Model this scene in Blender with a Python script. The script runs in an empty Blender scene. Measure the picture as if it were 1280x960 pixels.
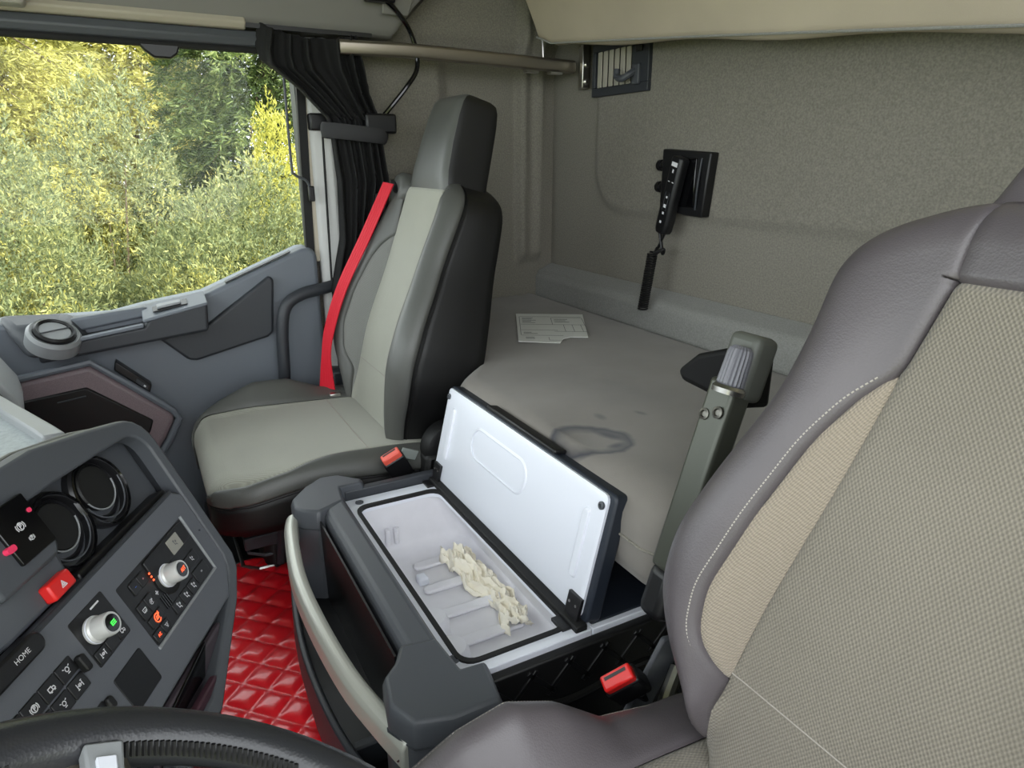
import bpy, math, random
import numpy as np
from mathutils import Vector, Matrix
random.seed(7); RNG=np.random.default_rng(11)
S=bpy.context.scene; COL=S.collection
pi=math.pi
# ------------------------------------------------------------------ camera, sky, sun, exposure
PIT,YAW=math.radians(18.2),math.radians(28.7)
cam=bpy.data.cameras.new('camera'); cam.sensor_fit='HORIZONTAL'; cam.sensor_width=36; cam.lens=36*850/1280
cam.clip_start=.02; cam.clip_end=200
co=bpy.data.objects.new('camera',cam); COL.objects.link(co); S.camera=co
co.location=(.2,1.24,1.2)
fw=Vector((math.cos(YAW)*math.cos(PIT),-math.sin(YAW)*math.cos(PIT),-math.sin(PIT)))
co.rotation_euler=fw.to_track_quat('-Z','Y').to_euler()
S.view_settings.view_transform='Standard'; S.view_settings.look='None'; S.view_settings.gamma=1
S.view_settings.use_curve_mapping=False; S.view_settings.exposure=2.25
w=bpy.data.worlds.new('sky'); S.world=w; w.use_nodes=True
bg=w.node_tree.nodes['Background']; bg.inputs[0].default_value=(.93,.97,1,1); bg.inputs[1].default_value=1.0
sl=bpy.data.lights.new('sun','SUN'); sl.energy=3.6; sl.angle=math.radians(2.5); sl.color=(1,.93,.78)
so=bpy.data.objects.new('sun',sl); COL.objects.link(so); so.location=(-3,-5,6)
so.rotation_euler=Vector((.42,.62,-.66)).to_track_quat('-Z','Y').to_euler()
def portal(n,loc,d,sx,sy):
    l=bpy.data.lights.new(n,'AREA'); l.shape='RECTANGLE'; l.size=sx; l.size_y=sy; l.cycles.is_portal=True
    o=bpy.data.objects.new(n,l); COL.objects.link(o); o.location=loc; o.rotation_euler=Vector(d).to_track_quat('-Z','Y').to_euler()
portal('windscreen_portal',(1.08,2.06,1.28),(0,-1,0),2.2,.95)
portal('driver_door_portal',(-.1,1.35,.95),(1,0,0),1.3,1.75)
portal('passenger_window_portal',(2.3,1.35,1.2),(-1,0,0),1.2,.75)

# ------------------------------------------------------------------ materials
def lin(c):
    return tuple(((x/255)/12.92 if x/255<=.04045 else ((x/255+.055)/1.055)**2.4) for x in c)
MATS={}
def M(name,col,rough=.5,metal=0,bump=(),var=None,spec=.5,sheen=0,coat=0,emit=0,trans=0,col2=None):
    m=bpy.data.materials.new(name); m.use_nodes=True; nt=m.node_tree; N=nt.nodes; L=nt.links
    p=N['Principled BSDF']; c=lin(col)
    p.inputs['Base Color'].default_value=(*c,1); p.inputs['Roughness'].default_value=rough
    p.inputs['Metallic'].default_value=metal; p.inputs['Specular IOR Level'].default_value=spec
    p.inputs['Sheen Weight'].default_value=sheen; p.inputs['Coat Weight'].default_value=coat
    if emit: p.inputs['Emission Color'].default_value=(*c,1); p.inputs['Emission Strength'].default_value=emit
    tc=N.new('ShaderNodeTexCoord')
    if var:
        sc,am=var; no=N.new('ShaderNodeTexNoise'); no.inputs['Scale'].default_value=sc; no.inputs['Detail'].default_value=5
        L.new(tc.outputs['Object'],no.inputs['Vector'])
        mx=N.new('ShaderNodeMix'); mx.data_type='RGBA'
        a=tuple(max(0,x*(1-am)) for x in c); b_=lin(col2) if col2 else tuple(x*(1+am) for x in c)
        mx.inputs[6].default_value=(*a,1); mx.inputs[7].default_value=(*b_,1)
        mr=N.new('ShaderNodeMapRange'); mr.inputs[1].default_value=.3; mr.inputs[2].default_value=.7
        L.new(no.outputs[0],mr.inputs[0]); L.new(mr.outputs[0],mx.inputs[0]); L.new(mx.outputs[2],p.inputs['Base Color'])
    last=None
    for kind,sc,st,dist in bump:
        if kind=='noise':
            t=N.new('ShaderNodeTexNoise'); t.inputs['Scale'].default_value=sc; t.inputs['Detail'].default_value=3; h=t.outputs[0]; L.new(tc.outputs['Object'],t.inputs['Vector'])
        elif kind=='vor':
            t=N.new('ShaderNodeTexVoronoi'); t.inputs['Scale'].default_value=sc; h=t.outputs[0]; L.new(tc.outputs['Object'],t.inputs['Vector'])
        elif kind=='weave':
            ws=[]
            for dr in ((1,0,0),(0,.5,.87)):
                dt=N.new('ShaderNodeVectorMath'); dt.operation='DOT_PRODUCT'; dt.inputs[1].default_value=dr; L.new(tc.outputs['Object'],dt.inputs[0])
                mu=N.new('ShaderNodeMath'); mu.operation='MULTIPLY'; mu.inputs[1].default_value=sc*2*pi; L.new(dt.outputs['Value'],mu.inputs[0])
                sn=N.new('ShaderNodeMath'); sn.operation='SINE'; L.new(mu.outputs[0],sn.inputs[0]); ws.append(sn)
            mm=N.new('ShaderNodeMath'); mm.operation='MULTIPLY'; L.new(ws[0].outputs[0],mm.inputs[0]); L.new(ws[1].outputs[0],mm.inputs[1])
            ad=N.new('ShaderNodeMath'); ad.operation='MULTIPLY_ADD'; ad.inputs[1].default_value=.5; ad.inputs[2].default_value=.5; L.new(mm.outputs[0],ad.inputs[0]); h=ad.outputs[0]
            # thread colours of the cloth
            mx2=N.new('ShaderNodeMix'); mx2.data_type='RGBA'; mx2.blend_type='MULTIPLY'; mx2.inputs[0].default_value=1
            cr=N.new('ShaderNodeMapRange'); cr.inputs[3].default_value=.72; cr.inputs[4].default_value=1.18; L.new(h,cr.inputs[0])
            src=p.inputs['Base Color'].links[0].from_socket if p.inputs['Base Color'].links else None
            if src: L.new(src,mx2.inputs[6])
            else: mx2.inputs[6].default_value=(*c,1)
            L.new(cr.outputs[0],mx2.inputs[7]); L.new(mx2.outputs[2],p.inputs['Base Color'])
        b=N.new('ShaderNodeBump'); b.inputs['Strength'].default_value=st; b.inputs['Distance'].default_value=dist
        L.new(h,b.inputs['Height'])
        if last: L.new(last.outputs[0],b.inputs['Normal'])
        last=b
    if last: L.new(last.outputs[0],p.inputs['Normal'])
    MATS[name]=m; return m
felt=M('grey_felt',(128,124,114),.95,bump=[('noise',420,.5,.002),('noise',60,.2,.002)],var=(260,.22),sheen=.15)
felt_l=M('ledge_felt',(140,140,136),.95,bump=[('noise',500,.5,.002)],var=(300,.16),sheen=.15)
bunkfab=M('bunk_fabric',(124,119,113),.9,bump=[('noise',700,.35,.001),('noise',9,.25,.01)],var=(7,.10),sheen=.2)
cream=M('cream_canvas',(188,176,158),.9,bump=[('noise',500,.3,.001)],var=(5,.08))
leather=M('grey_leather',(82,77,80),.42,bump=[('vor',520,.18,.001),('noise',18,.08,.01)],var=(12,.06))
leather_d=M('dark_leather',(60,62,64),.42,bump=[('vor',520,.18,.001)])
blackvinyl=M('black_vinyl',(12,12,13),.55,bump=[('noise',600,.15,.001)])
weave=M('seat_weave',(122,116,105),.9,bump=[('weave',260,.5,.002)],var=(6,.07),sheen=.2)
weave_l=M('seat_weave_strip',(138,128,114),.9,bump=[('weave',330,.5,.002)],var=(6,.06),sheen=.2)
weave_p=M('pale_seat_weave',(160,160,148),.9,bump=[('weave',300,.4,.002)],var=(6,.05),sheen=.2)
plast=M('grey_plastic',(104,110,118),.5,bump=[('noise',900,.12,.001)])
plast_l=M('light_grey_plastic',(140,143,145),.45,bump=[('noise',900,.12,.001)])
plast_m=M('mid_grey_plastic',(74,77,82),.48,bump=[('noise',900,.15,.001)])
plast_d=M('dark_grey_plastic',(50,53,58),.5,bump=[('noise',900,.15,.001)])
black=M('black_plastic',(17,17,19),.42,bump=[('noise',900,.08,.001)])
gloss=M('gloss_black',(8,8,10),.12)
rubber=M('black_rubber',(14,14,15),.7)
head=M('headliner_grey',(122,120,116),.7,bump=[('noise',700,.12,.001)])
beige=M('beige_trim',(176,168,152),.55)
pillar=M('pillar_grey',(186,186,184),.6,bump=[('noise',600,.15,.001)])
silver=M('satin_silver',(150,142,130),.38,metal=.85)
steel=M('bright_steel',(190,188,184),.3,metal=1)
handle=M('pale_handle',(186,187,178),.35,metal=.25)
white=M('white_plastic',(226,229,238),.3,bump=[('noise',40,.03,.002)])
white_d=M('used_white_plastic',(228,227,232),.4,var=(14,.05))
navy=M('navy_plastic',(34,40,50),.5,bump=[('noise',900,.1,.001)])
redvinyl=M('red_vinyl',(242,28,42),.33,bump=[('vor',420,.15,.001)],var=(14,.08),coat=.3)
redbelt=M('red_webbing',(212,20,44),.6,bump=[('weave',420,.3,.001)])
redbtn=M('red_button',(214,36,34),.35); saltred=M('coral_button',(226,92,76),.4)
pinky=M('tinted_door_trim',(122,108,112),.5,var=(700,.2))
curt=M('black_curtain',(13,13,14),.85,bump=[('noise',700,.2,.001)])
tieback=M('dark_grey_strap',(52,52,54),.85)
paper=M('paper',(228,230,226),.8); tissue=M('tissue_paper',(244,238,222),.9,bump=[('noise',60,.4,.004)])
ink=M('grey_ink',(96,98,102),.8); inkw=M('white_print',(225,225,228),.5)
greenl=M('green_glyph',(60,220,70),.4,emit=.5); orange=M('orange_glyph',(240,84,46),.4,emit=.5); bluel=M('blue_glyph',(70,120,220),.5)
lcd=M('lcd_glass',(150,148,138),.3)
thread=M('pale_thread',(158,152,144),.8); olive=M('olive_grey_metal',(74,76,68),.38,metal=.35,bump=[('noise',500,.08,.001)])
alu=M('brushed_tray',(150,158,160),.5,bump=[('noise',160,.4,.002)],var=(120,.14))
pinklens=M('pink_lens',(235,60,100),.3)
def glass_mat():
    m=bpy.data.materials.new('window_glass'); m.use_nodes=True; nt=m.node_tree; N=nt.nodes; N.remove(N['Principled BSDF'])
    t=N.new('ShaderNodeBsdfTransparent'); t.inputs[0].default_value=(.93,.95,.94,1)
    g=N.new('ShaderNodeBsdfGlossy'); g.inputs['Roughness'].default_value=.02
    lw=N.new('ShaderNodeFresnel'); lw.inputs[0].default_value=1.2
    mx=N.new('ShaderNodeMixShader'); nt.links.new(lw.outputs[0],mx.inputs[0]); nt.links.new(t.outputs[0],mx.inputs[1]); nt.links.new(g.outputs[0],mx.inputs[2])
    nt.links.new(mx.outputs[0],N['Material Output'].inputs[0]); return m
glass=glass_mat()
# ------------------------------------------------------------------ mesh helpers
def nrm(v): v=np.array(v,float); return v/max(1e-9,np.linalg.norm(v))
class G:
    def __init__(s): s.V=[]; s.F=[]
    def add(s,V,F):
        o=len(s.V); s.V+= [tuple(map(float,v)) for v in V]; s.F+=[tuple(i+o for i in f) for f in F]; return s
    def bx(s,x0,x1,y0,y1,z0,z1):
        return s.add([(x0,y0,z0),(x1,y0,z0),(x1,y1,z0),(x0,y1,z0),(x0,y0,z1),(x1,y0,z1),(x1,y1,z1),(x0,y1,z1)],
            [(0,3,2,1),(4,5,6,7),(0,1,5,4),(1,2,6,5),(2,3,7,6),(3,0,4,7)])
    def obx(s,c,ax,ay,az):     # oriented box: centre and three half-axis vectors
        c,ax,ay,az=(np.array(q,float) for q in (c,ax,ay,az)); V=[]
        for k in (-1,1):
            for i,j in ((-1,-1),(1,-1),(1,1),(-1,1)): V.append(c+i*ax+j*ay+k*az)
        return s.add(V,[(0,3,2,1),(4,5,6,7),(0,1,5,4),(1,2,6,5),(2,3,7,6),(3,0,4,7)])
    def prism(s,P,vec):
        P=[np.array(p,float) for p in P]; n=len(P); v=np.array(vec,float)
        return s.add(P+[p+v for p in P],[tuple(range(n))[::-1],tuple(range(n,2*n))]+[(i,(i+1)%n,n+(i+1)%n,n+i) for i in range(n)])
    def loft(s,rows,closed=True,cap=True):
        n=len(rows[0]); o=[]; V=[p for r in rows for p in r]; F=[]
        for i in range(len(rows)-1):
            for j in range(n if closed else n-1):
                k=(j+1)%n; F.append((i*n+j,i*n+k,(i+1)*n+k,(i+1)*n+j))
        if cap and closed: F.append(tuple(range(n))[::-1]); F.append(tuple((len(rows)-1)*n+j for j in range(n)))
        return s.add(V,F)
    def tube(s,path,r,n=10,closed=False,cap=True,flat=1.0):
        P=[np.array(p,float) for p in path]; m=len(P); rows=[]; prev=None
        for i in range(m):
            a=P[(i-1)%m] if (closed or i>0) else P[i]; b=P[(i+1)%m] if (closed or i<m-1) else P[i]
            t=nrm(b-a)
            if prev is None:
                u=np.cross(t,(0,0,1)); 
                if np.linalg.norm(u)<.1: u=np.cross(t,(1,0,0))
                u=nrm(u)
            else: u=nrm(prev-t*(prev@t))
            prev=u; v=np.cross(t,u); rr=r[i] if hasattr(r,'__len__') else r
            rows.append([P[i]+rr*(math.cos(q)*u+flat*math.sin(q)*v) for q in np.linspace(0,2*pi,n,endpoint=False)])
        if closed: rows.append(rows[0])
        return s.loft(rows,True,cap and not closed)
    def lathe(s,prof,c,axis,n=28,cap=True):
        a=nrm(axis); u=np.cross(a,(0,0,1)); 
        if np.linalg.norm(u)<.1: u=np.cross(a,(1,0,0))
        u=nrm(u); v=np.cross(a,u); c=np.array(c,float)
        rows=[[c+a*h+max(r,1e-4)*(math.cos(q)*u+math.sin(q)*v) for q in np.linspace(0,2*pi,n,endpoint=False)] for r,h in prof]
        return s.loft(rows,True,cap)
    def grid(s,rows): return s.loft(rows,False,False)
    def ribbon(s,A,B,th):      # two edge curves, thickness vector
        A=[np.array(p,float) for p in A]; B=[np.array(p,float) for p in B]; t=np.array(th,float)
        return s.loft([[a,b,b+t,a+t] for a,b in zip(A,B)])
def link(o,parent=None):
    COL.objects.link(o)
    if parent is not None:
        o.parent=parent
        if parent.type=='EMPTY': o.matrix_parent_inverse=Matrix.Translation(-parent.location)
        else: o.matrix_parent_inverse=parent.matrix_basis.inverted()
    return o
def obj(name,g,mat,parent=None,smooth=35,bevel=0,seg=2,sub=0,solid=0,X=None,label=None,kind=None,tri=False):
    me=bpy.data.meshes.new(name); me.from_pydata(g.V,[],g.F); me.validate(); me.update()
    if smooth:
        me.shade_smooth(); me.set_sharp_from_angle(angle=math.radians(smooth))
    me.materials.append(mat)
    o=bpy.data.objects.new(name,me)
    if X is not None: o.matrix_basis=X
    link(o,parent)
    if solid: md=o.modifiers.new('solid','SOLIDIFY'); md.thickness=solid; md.offset=-1
    if bevel: md=o.modifiers.new('bevel','BEVEL'); md.width=bevel; md.segments=seg; md.limit_method='ANGLE'; md.angle_limit=math.radians(30); md.harden_normals=False
    if sub: md=o.modifiers.new('sub','SUBSURF'); md.levels=sub; md.render_levels=sub
    if label: o['label']=label
    if kind: o['kind']=kind
    return o
def dup(o,X,parent):
    c=o.copy(); c.matrix_basis=X; link(c,parent); return c
def thing(name,label,cat,loc=(0,0,0),group=None):
    o=bpy.data.objects.new(name,None); o.location=loc; o.empty_display_size=.05; COL.objects.link(o)
    o['label']=label; o['category']=cat
    if group: o['group']=group
    return o
def tag(o,label,cat,group=None):
    o['label']=label; o['category']=cat
    if group: o['group']=group
    return o
def struct(o): o['kind']='structure'; return o
def T(x,y,z): return Matrix.Translation((x,y,z))
def sm(x): x=np.clip(x,0,1); return x*x*(3-2*x)
def arc(c,r,a0,a1,n,plane='uv'): return [(c[0]+r*math.cos(q),c[1]+r*math.sin(q)) for q in np.linspace(a0,a1,n)]
def rrect(x0,x1,y0,y1,r,n=5):
    P=[]
    for cx,cy,a in ((x1-r,y1-r,0),(x0+r,y1-r,pi/2),(x0+r,y0+r,pi),(x1-r,y0+r,1.5*pi)): P+=arc((cx,cy),r,a,a+pi/2,n)
    return P
def catmull(P,k=6):
    P=[np.array(p,float) for p in P]; Q=[P[0]]+P+[P[-1]]; out=[]
    for i in range(1,len(Q)-2):
        for t in np.linspace(0,1,k,endpoint=False):
            a,b,c,d=Q[i-1],Q[i],Q[i+1],Q[i+2]
            out.append(.5*((2*b)+(c-a)*t+(2*a-5*b+4*c-d)*t*t+(3*b-a-3*c+d)*t**3))
    out.append(P[-1]); return out

# ================================================================== STRUCTURE
XW=2.2
fl=struct(obj('floor',G().bx(-.12,2.28,-.06,2.15,.04,.1),black))
obj('engine_tunnel',G().bx(.78,1.66,.0,2.1,.1,.332),blackvinyl,fl,bevel=.02)
obj('door_sill',G().bx(2.08,2.26,.76,1.75,.1,.2),plast_d,fl,bevel=.015)
# back wall: felt with a raised panel (rounded corner) as relief
rows=[]
for z in np.linspace(.2,2.1,150):
    r=[]
    for x in np.linspace(-.12,2.2,180):
        dx=1.945-x; dz=z-1.06; R=.13
        q=min(dx,dz) if (dx>R or dz>R) else R-math.hypot(R-dx,R-dz)
        rel=.016*sm((q+.012)/.024)-.02*np.exp(-((x-2.2)/.05)**2)*0
        r.append((x,.0+rel*.9-.008,z))
    rows.append(r)
g=G().grid(rows); wb=struct(obj('wall_back',g,felt,smooth=60)); 
obj('outer_panel',G().bx(-.12,2.28,-.1,-.03,.1,2.12),plast_d,wb)
# side wall behind the passenger door: felt with ribs
rows=[]
for z in np.linspace(.2,2.1,150):
    r=[]
    for y in np.linspace(-.01,.8,130):
        rel=.035*sm((z-.865)/.05)*sm((y-.04)/.014)*sm((.138-y)/.02)*(1-.35*np.exp(-((y-.09)/.018)**2))
        rel+=.03*sm((y-.36)/.05)*sm((z-.9)/.5) if y>.36 and z<1.47 else 0
        rel+=.03*sm((y-.36)/.05)*(1-sm((z-1.47)/.03))*sm((z-.9)/.5) if z>=1.47 else 0
        rel+=.02*sm((z-1.5)/.05)
        r.append((2.2-rel,y,z))
    rows.append(r)
wr=struct(obj('wall_right',G().grid(rows),felt,smooth=60))
obj('outer_panel',G().bx(2.225,2.28,-.06,.8,.1,2.12),plast_d,wr)
obj('pillar_trim',G().prism([(2.12,.728,.45),(2.19,.70,.45),(2.2,.78,.45),(2.14,.79,.45)],(0,0,1.05)),pillar,wr,bevel=.012)
obj('door_seal',G().tube([(2.115,.768,.35),(2.118,.768,.9),(2.13,.758,1.25),(2.14,.752,1.5)],.003,8),rubber,wr)
obj('sill_cover',G().bx(2.09,2.2,.64,.80,.2,.625),plast_d,wr,bevel=.012)
# ledge above the bunk
g=G()
g.loft([[(x,-.01,.72),(x,.055,.72),(x,.055,.825),(x,.043,.845),(x,-.01,.868)] for x in (-.1,2.2)])
struct(obj('trim_1',g,felt_l,bevel=.006))
# driver side rear wall and outer pillar (off frame)
struct(obj('wall_left',G().bx(-.16,-.1,-.06,.55,.1,2.1),felt))
# front: firewall below and windscreen frame
struct(obj('wall_front',G().bx(-.16,2.28,2.1,2.16,.1,.84),plast_d))
struct(obj('ceiling',G().bx(-.16,2.28,-.06,2.1,2.08,2.13),head))
struct(obj('trim_2',G().bx(-.16,2.28,1.98,2.14,1.72,2.1),head,bevel=.02))
wn=struct(obj('window_2',G().bx(-.14,-.06,2.05,2.14,.84,1.72).bx(2.2,2.28,2.05,2.14,.84,1.72),plast_d))
obj('pane',G().bx(-.06,2.2,2.1,2.106,.84,1.72),glass,wn)
# overhead side panel above the passenger window
g=G()
ys=np.linspace(.56,2.05,12); rows=[]
prof=[(2.10,1.505),(2.085,1.52),(2.07,1.58),(2.03,1.72),(1.96,1.86),(1.84,1.99),(1.6,2.085),(2.0,2.085),(2.24,2.085),(2.24,1.505)]
for i,y in enumerate(ys):
    rows.append([(x,(y if i else y+ (0 if z<1.53 else -(min(z,1.8)-1.52)*.95)),z) for x,z in prof])
g.loft(rows); oh=struct(obj('trim_3',g,head,bevel=.008))
obj('lamp_base',G().prism([(2.062,.60,1.555),(2.062,.53,1.555),(2.025,.50,1.66),(2.025,.60,1.66)],(-.006,0,-.002)),head,oh,bevel=.003)
# door header: beige strip, grey band, black seal
g=G().loft([[(2.09,y,1.497),(2.078,y,1.51),(2.09,y,1.53),(2.2,y,1.53),(2.2,y,1.497)] for y in (.93,2.05)]); struct(obj('trim_4',g,beige,bevel=.004))
g=G().loft([[(2.10,y,1.462),(2.092,y,1.478),(2.10,y,1.497),(2.2,y,1.497),(2.2,y,1.462)] for y in (.80,2.05)]); struct(obj('trim_5',g,plast_m,bevel=.004))
struct(obj('trim_6',G().tube([(2.112,.80,1.457),(2.112,2.0,1.457)],.009,8),rubber))
obj('closing_latch',G().prism([(2.105,1.17,1.46),(2.105,1.075,1.46),(2.105,1.085,1.435),(2.105,1.10,1.425),(2.105,1.135,1.425),(2.105,1.155,1.44)],(.02,0,0)),black,bpy.data.objects['trim_5'],bevel=.004)
obj('visor_block',G().prism([(2.03,1.345,1.56),(2.03,1.365,1.502),(2.03,2.0,1.495),(2.03,2.0,1.56)],(.06,0,0)),M('visor_cream',(176,172,164),.6),oh,bevel=.006)
# ------------------------------------------------------------------ passenger door
XD=2.13
d=struct(obj('door_1',G().prism([(XD,y,z) for y,z in [(.80,.22),(.80,.955),(.815,.972),(.84,.97),(1.10,.866),(1.24,.846),(1.32,.83),(1.75,.84),(1.75,.22)]],(.11,0,0)),plast,bevel=.012,seg=3))
d['label']='grey plastic passenger door panel below the side window'
# slanted sill strip with recessed slot
def along(a,b,t): return tuple(np.array(a)*(1-t)+np.array(b)*t)
sa,sb=(1.09,.872),(.835,.975)
obj('sill_slot',G().prism([(2.138,*along(sa,sb,.18)),(2.138,*along(sa,sb,.86)),(2.158,along(sa,sb,.86)[0],along(sa,sb,.86)[1]+.001),(2.158,along(sa,sb,.18)[0],along(sa,sb,.18)[1]+.001)],(0,-.002,.004)),plast_d,d)
# armrest / pull ledge
g=G().prism([(2.06,1.475,.748),(2.06,1.105,.785),(2.06,1.10,.858),(2.06,1.235,.832),(2.06,1.25,.812),(2.06,1.475,.785)],(.075,0,0)); 
arm=obj('armrest',g,plast_d,d,bevel=.008,seg=3)
obj('armrest_cap',G().prism([(2.055,1.25,.822),(2.055,1.10,.852),(2.145,1.10,.868),(2.145,1.25,.84)],(0,0,.008)),plast,arm,bevel=.003)
obj('ledge_trim',G().prism([(2.052,1.44,.787),(2.052,1.25,.812),(2.052,1.25,.82),(2.052,1.44,.795)],(.022,0,0)),plast,arm,bevel=.002)
obj('front_ledge',G().prism([(2.12,1.42,.80),(2.12,1.235,.825),(2.12,1.235,.85),(2.12,1.30,.845),(2.12,1.42,.835)],(.03,0,0)),plast,arm,bevel=.006)
s_=obj('window_switch',G().prism([(2.075,1.225,.842),(2.075,1.145,.855),(2.11,1.145,.862),(2.11,1.225,.848)],(0,0,.003)),black,d,bevel=.001)
obj('rocker',G().prism([(2.082,1.215,.848),(2.082,1.16,.857),(2.102,1.16,.861),(2.102,1.215,.853)],(0,0,.006)),plast_l,s_,bevel=.002)
# dark door pocket
g=G().prism([(2.11,y,z) for y,z in [(1.22,.765),(1.10,.792),(.935,.905),(.925,.895),(.94,.752),(.955,.74),(1.14,.698),(1.16,.702)]],(.03,0,0)); pk=obj('map_pocket',g,plast_d,d,bevel=.014,seg=3)
# grab handle
obj('grab_handle',G().tube(catmull([(2.115,.93,.58),(2.085,.928,.64),(2.082,.922,.76),(2.085,.905,.825),(2.09,.86,.853),(2.10,.80,.862),(2.12,.74,.868)],6),.0165,12),plast_d,d)
# round air outlet
ax=nrm((-.42,-.30,.86)); c0=np.array((2.06,1.435,.815))
vt=obj('air_outlet',G().lathe([(.056,-.03),(.056,.0),(.050,.008),(.044,.006),(.044,-.01)],c0,ax,32),plast_l,d,smooth=30)
obj('outlet_ring',G().lathe([(.043,-.01),(.043,.012),(.038,.016),(.034,.012),(.034,.0)],c0,ax,32),black,vt)
obj('outlet_disc',G().lathe([(.036,.002),(.036,.008),(.031,.012),(.0,.013)],c0,ax,32),plast_l,vt)
obj('outlet_slit',G().obx(c0+ax*.0135,nrm(np.cross(ax,(0,0,1)))*.0335,nrm(np.cross(ax,np.cross(ax,(0,0,1))))*.0012,ax*.001),plast_d,vt)
obj('outlet_pod',G().loft([[(2.16,1.36,.79),(2.16,1.52,.79),(2.16,1.56,.86),(2.16,1.40,.85)],[(2.05,1.38,.77),(2.05,1.50,.76),(2.08,1.52,.83),(2.08,1.41,.835)]]),plast_m,d,bevel=.02,seg=3)
# lower speaker bin: tinted border, black grille
hexo=[(1.56,.70),(1.38,.724),(1.225,.578),(1.215,.555),(1.24,.51),(1.36,.34),(1.56,.34)]
hexi=[(1.56,.655),(1.395,.673),(1.265,.563),(1.275,.535),(1.39,.38),(1.56,.38)]
obj('speaker_surround',G().prism([(2.085,y,z) for y,z in hexo],(.05,0,0)),pinky,d,bevel=.012,seg=3)
obj('surround_edge',G().tube([(2.09,y,z) for y,z in [(1.56,.708),(1.378,.732),(1.30,.66),(1.217,.58),(1.205,.555),(1.235,.5),(1.35,.34)]],.009,8),plast,d)
gr=obj('speaker_grille',G().prism([(2.079,y,z) for y,z in hexi],(.01,0,0)),black,d,bevel=.004)
obj('grille_rib',G().tube([(2.077,1.46,.645),(2.077,1.40,.652)],.002,6),plast_d,gr)
sw=obj('lock_switch_plate',G().prism([(2.098,1.325,.725),(2.098,1.255,.652),(2.098,1.262,.632),(2.098,1.332,.703)],(.04,0,0)),black,d,bevel=.003)
obj('lock_switch',G().prism([(2.095,1.285,.676),(2.095,1.262,.652),(2.095,1.267,.641),(2.095,1.29,.665)],(.01,0,0)),plast_d,sw,bevel=.001)
obj('lock_icon',G().prism([(2.0945,1.272,.657),(2.0945,1.268,.653),(2.0945,1.27,.649),(2.0945,1.274,.653)],(.0005,0,0)),inkw,sw)
# window: frame, seal, pane, steel rod
wi=struct(obj('window_1',G().prism([(2.15,.785,.93),(2.15,.80,.93),(2.15,.80,1.48),(2.15,.785,1.48)],(.03,0,0)),beige,bevel=.003))
obj('window_frame',G().prism([(2.148,.802,.95),(2.148,.824,.95),(2.148,.808,1.47),(2.148,.786,1.47)],(.02,0,0)),rubber,wi)
obj('front_frame',G().prism([(2.13,1.70,.83),(2.13,1.75,.83),(2.13,1.75,1.47),(2.13,1.70,1.47)],(.04,0,0)),rubber,wi)
obj('pane',G().prism([(2.185,.80,.86),(2.185,1.75,.80),(2.185,1.75,1.47),(2.185,.80,1.47)],(.004,0,0)),glass,wi)
obj('guide_rod',G().tube(catmull([(2.12,.845,1.46),(2.12,.848,1.2),(2.12,.842,1.165),(2.12,.815,1.15),(2.12,.805,1.13)],5),.0035,8),plast_m,wi)
obj('rod_end',G().obx((2.118,.803,1.115),(.006,0,0),(0,.008,0),(0,0,.02)),black,wi,bevel=.003)
# ================================================================== LOWER BUNK
def bunk_front(x):
    return .60+.10*float(sm((x-.70)/.12))*float(sm((1.56-x)/.14))
def stain_mat():
    m=bunkfab.copy(); m.name='bunk_fabric_stained'; nt=m.node_tree; N=nt.nodes; L=nt.links; p=N['Principled BSDF']
    src=p.inputs['Base Color'].links[0].from_socket
    tc=N.new('ShaderNodeTexCoord'); last=src
    no=N.new('ShaderNodeTexNoise'); no.inputs['Scale'].default_value=22; L.new(tc.outputs['Object'],no.inputs['Vector'])
    def ell(cx,cy,ax,ay,ang,ring,stg):
        nonlocal last
        mp=N.new('ShaderNodeMapping'); mp.vector_type='TEXTURE'; mp.inputs['Location'].default_value=(cx,cy,.77); mp.inputs['Rotation'].default_value=(0,0,ang); mp.inputs['Scale'].default_value=(ax,ay,.3)
        L.new(tc.outputs['Object'],mp.inputs['Vector'])
        le=N.new('ShaderNodeVectorMath'); le.operation='LENGTH'; L.new(mp.outputs[0],le.inputs[0])
        ad=N.new('ShaderNodeMath'); ad.operation='MULTIPLY_ADD'; ad.inputs[1].default_value=.25; L.new(no.outputs[0],ad.inputs[0]); L.new(le.outputs['Value'],ad.inputs[2])
        cr=N.new('ShaderNodeValToRGB'); L.new(ad.outputs[0],cr.inputs[0]); e=cr.color_ramp.elements
        if ring:
            e[0].position=.0; e[0].color=(0,0,0,1); e[1].position=1.0; e[1].color=(0,0,0,1)
            k=e.new(.88); k.color=(1,1,1,1); k=e.new(.6); k.color=(0,0,0,1)
        else: e[0].position=.35; e[0].color=(1,1,1,1); e[1].position=1.0; e[1].color=(0,0,0,1)
        mu=N.new('ShaderNodeMath'); mu.operation='MULTIPLY'; mu.inputs[1].default_value=stg; L.new(cr.outputs[0],mu.inputs[0])
        mx=N.new('ShaderNodeMix'); mx.data_type='RGBA'; L.new(mu.outputs[0],mx.inputs[0]); L.new(last,mx.inputs[6]); mx.inputs[7].default_value=(*lin((44,46,56)),1); last=mx.outputs[2]
    ell(1.04,.632,.086,.076,.5,True,.95); ell(1.045,.592,.05,.016,.25,False,.9); ell(1.0,.612,.016,.024,.2,False,.9)
    ell(1.115,.56,.022,.012,0,False,.5); ell(1.09,.49,.02,.010,.3,False,.5)
    ell(1.26,.46,.25,.12,.4,False,.18)
    L.new(last,p.inputs['Base Color']); return m
bk=thing('lower_bunk','grey fabric sleeper bunk mattress with dark scuff ring, along the back wall','bunk',(1.05,.3,.34))
rows=[]
xs=np.concatenate([np.linspace(-.06,.66,20),np.linspace(.68,1.6,40),np.linspace(1.62,2.19,20)])
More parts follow.
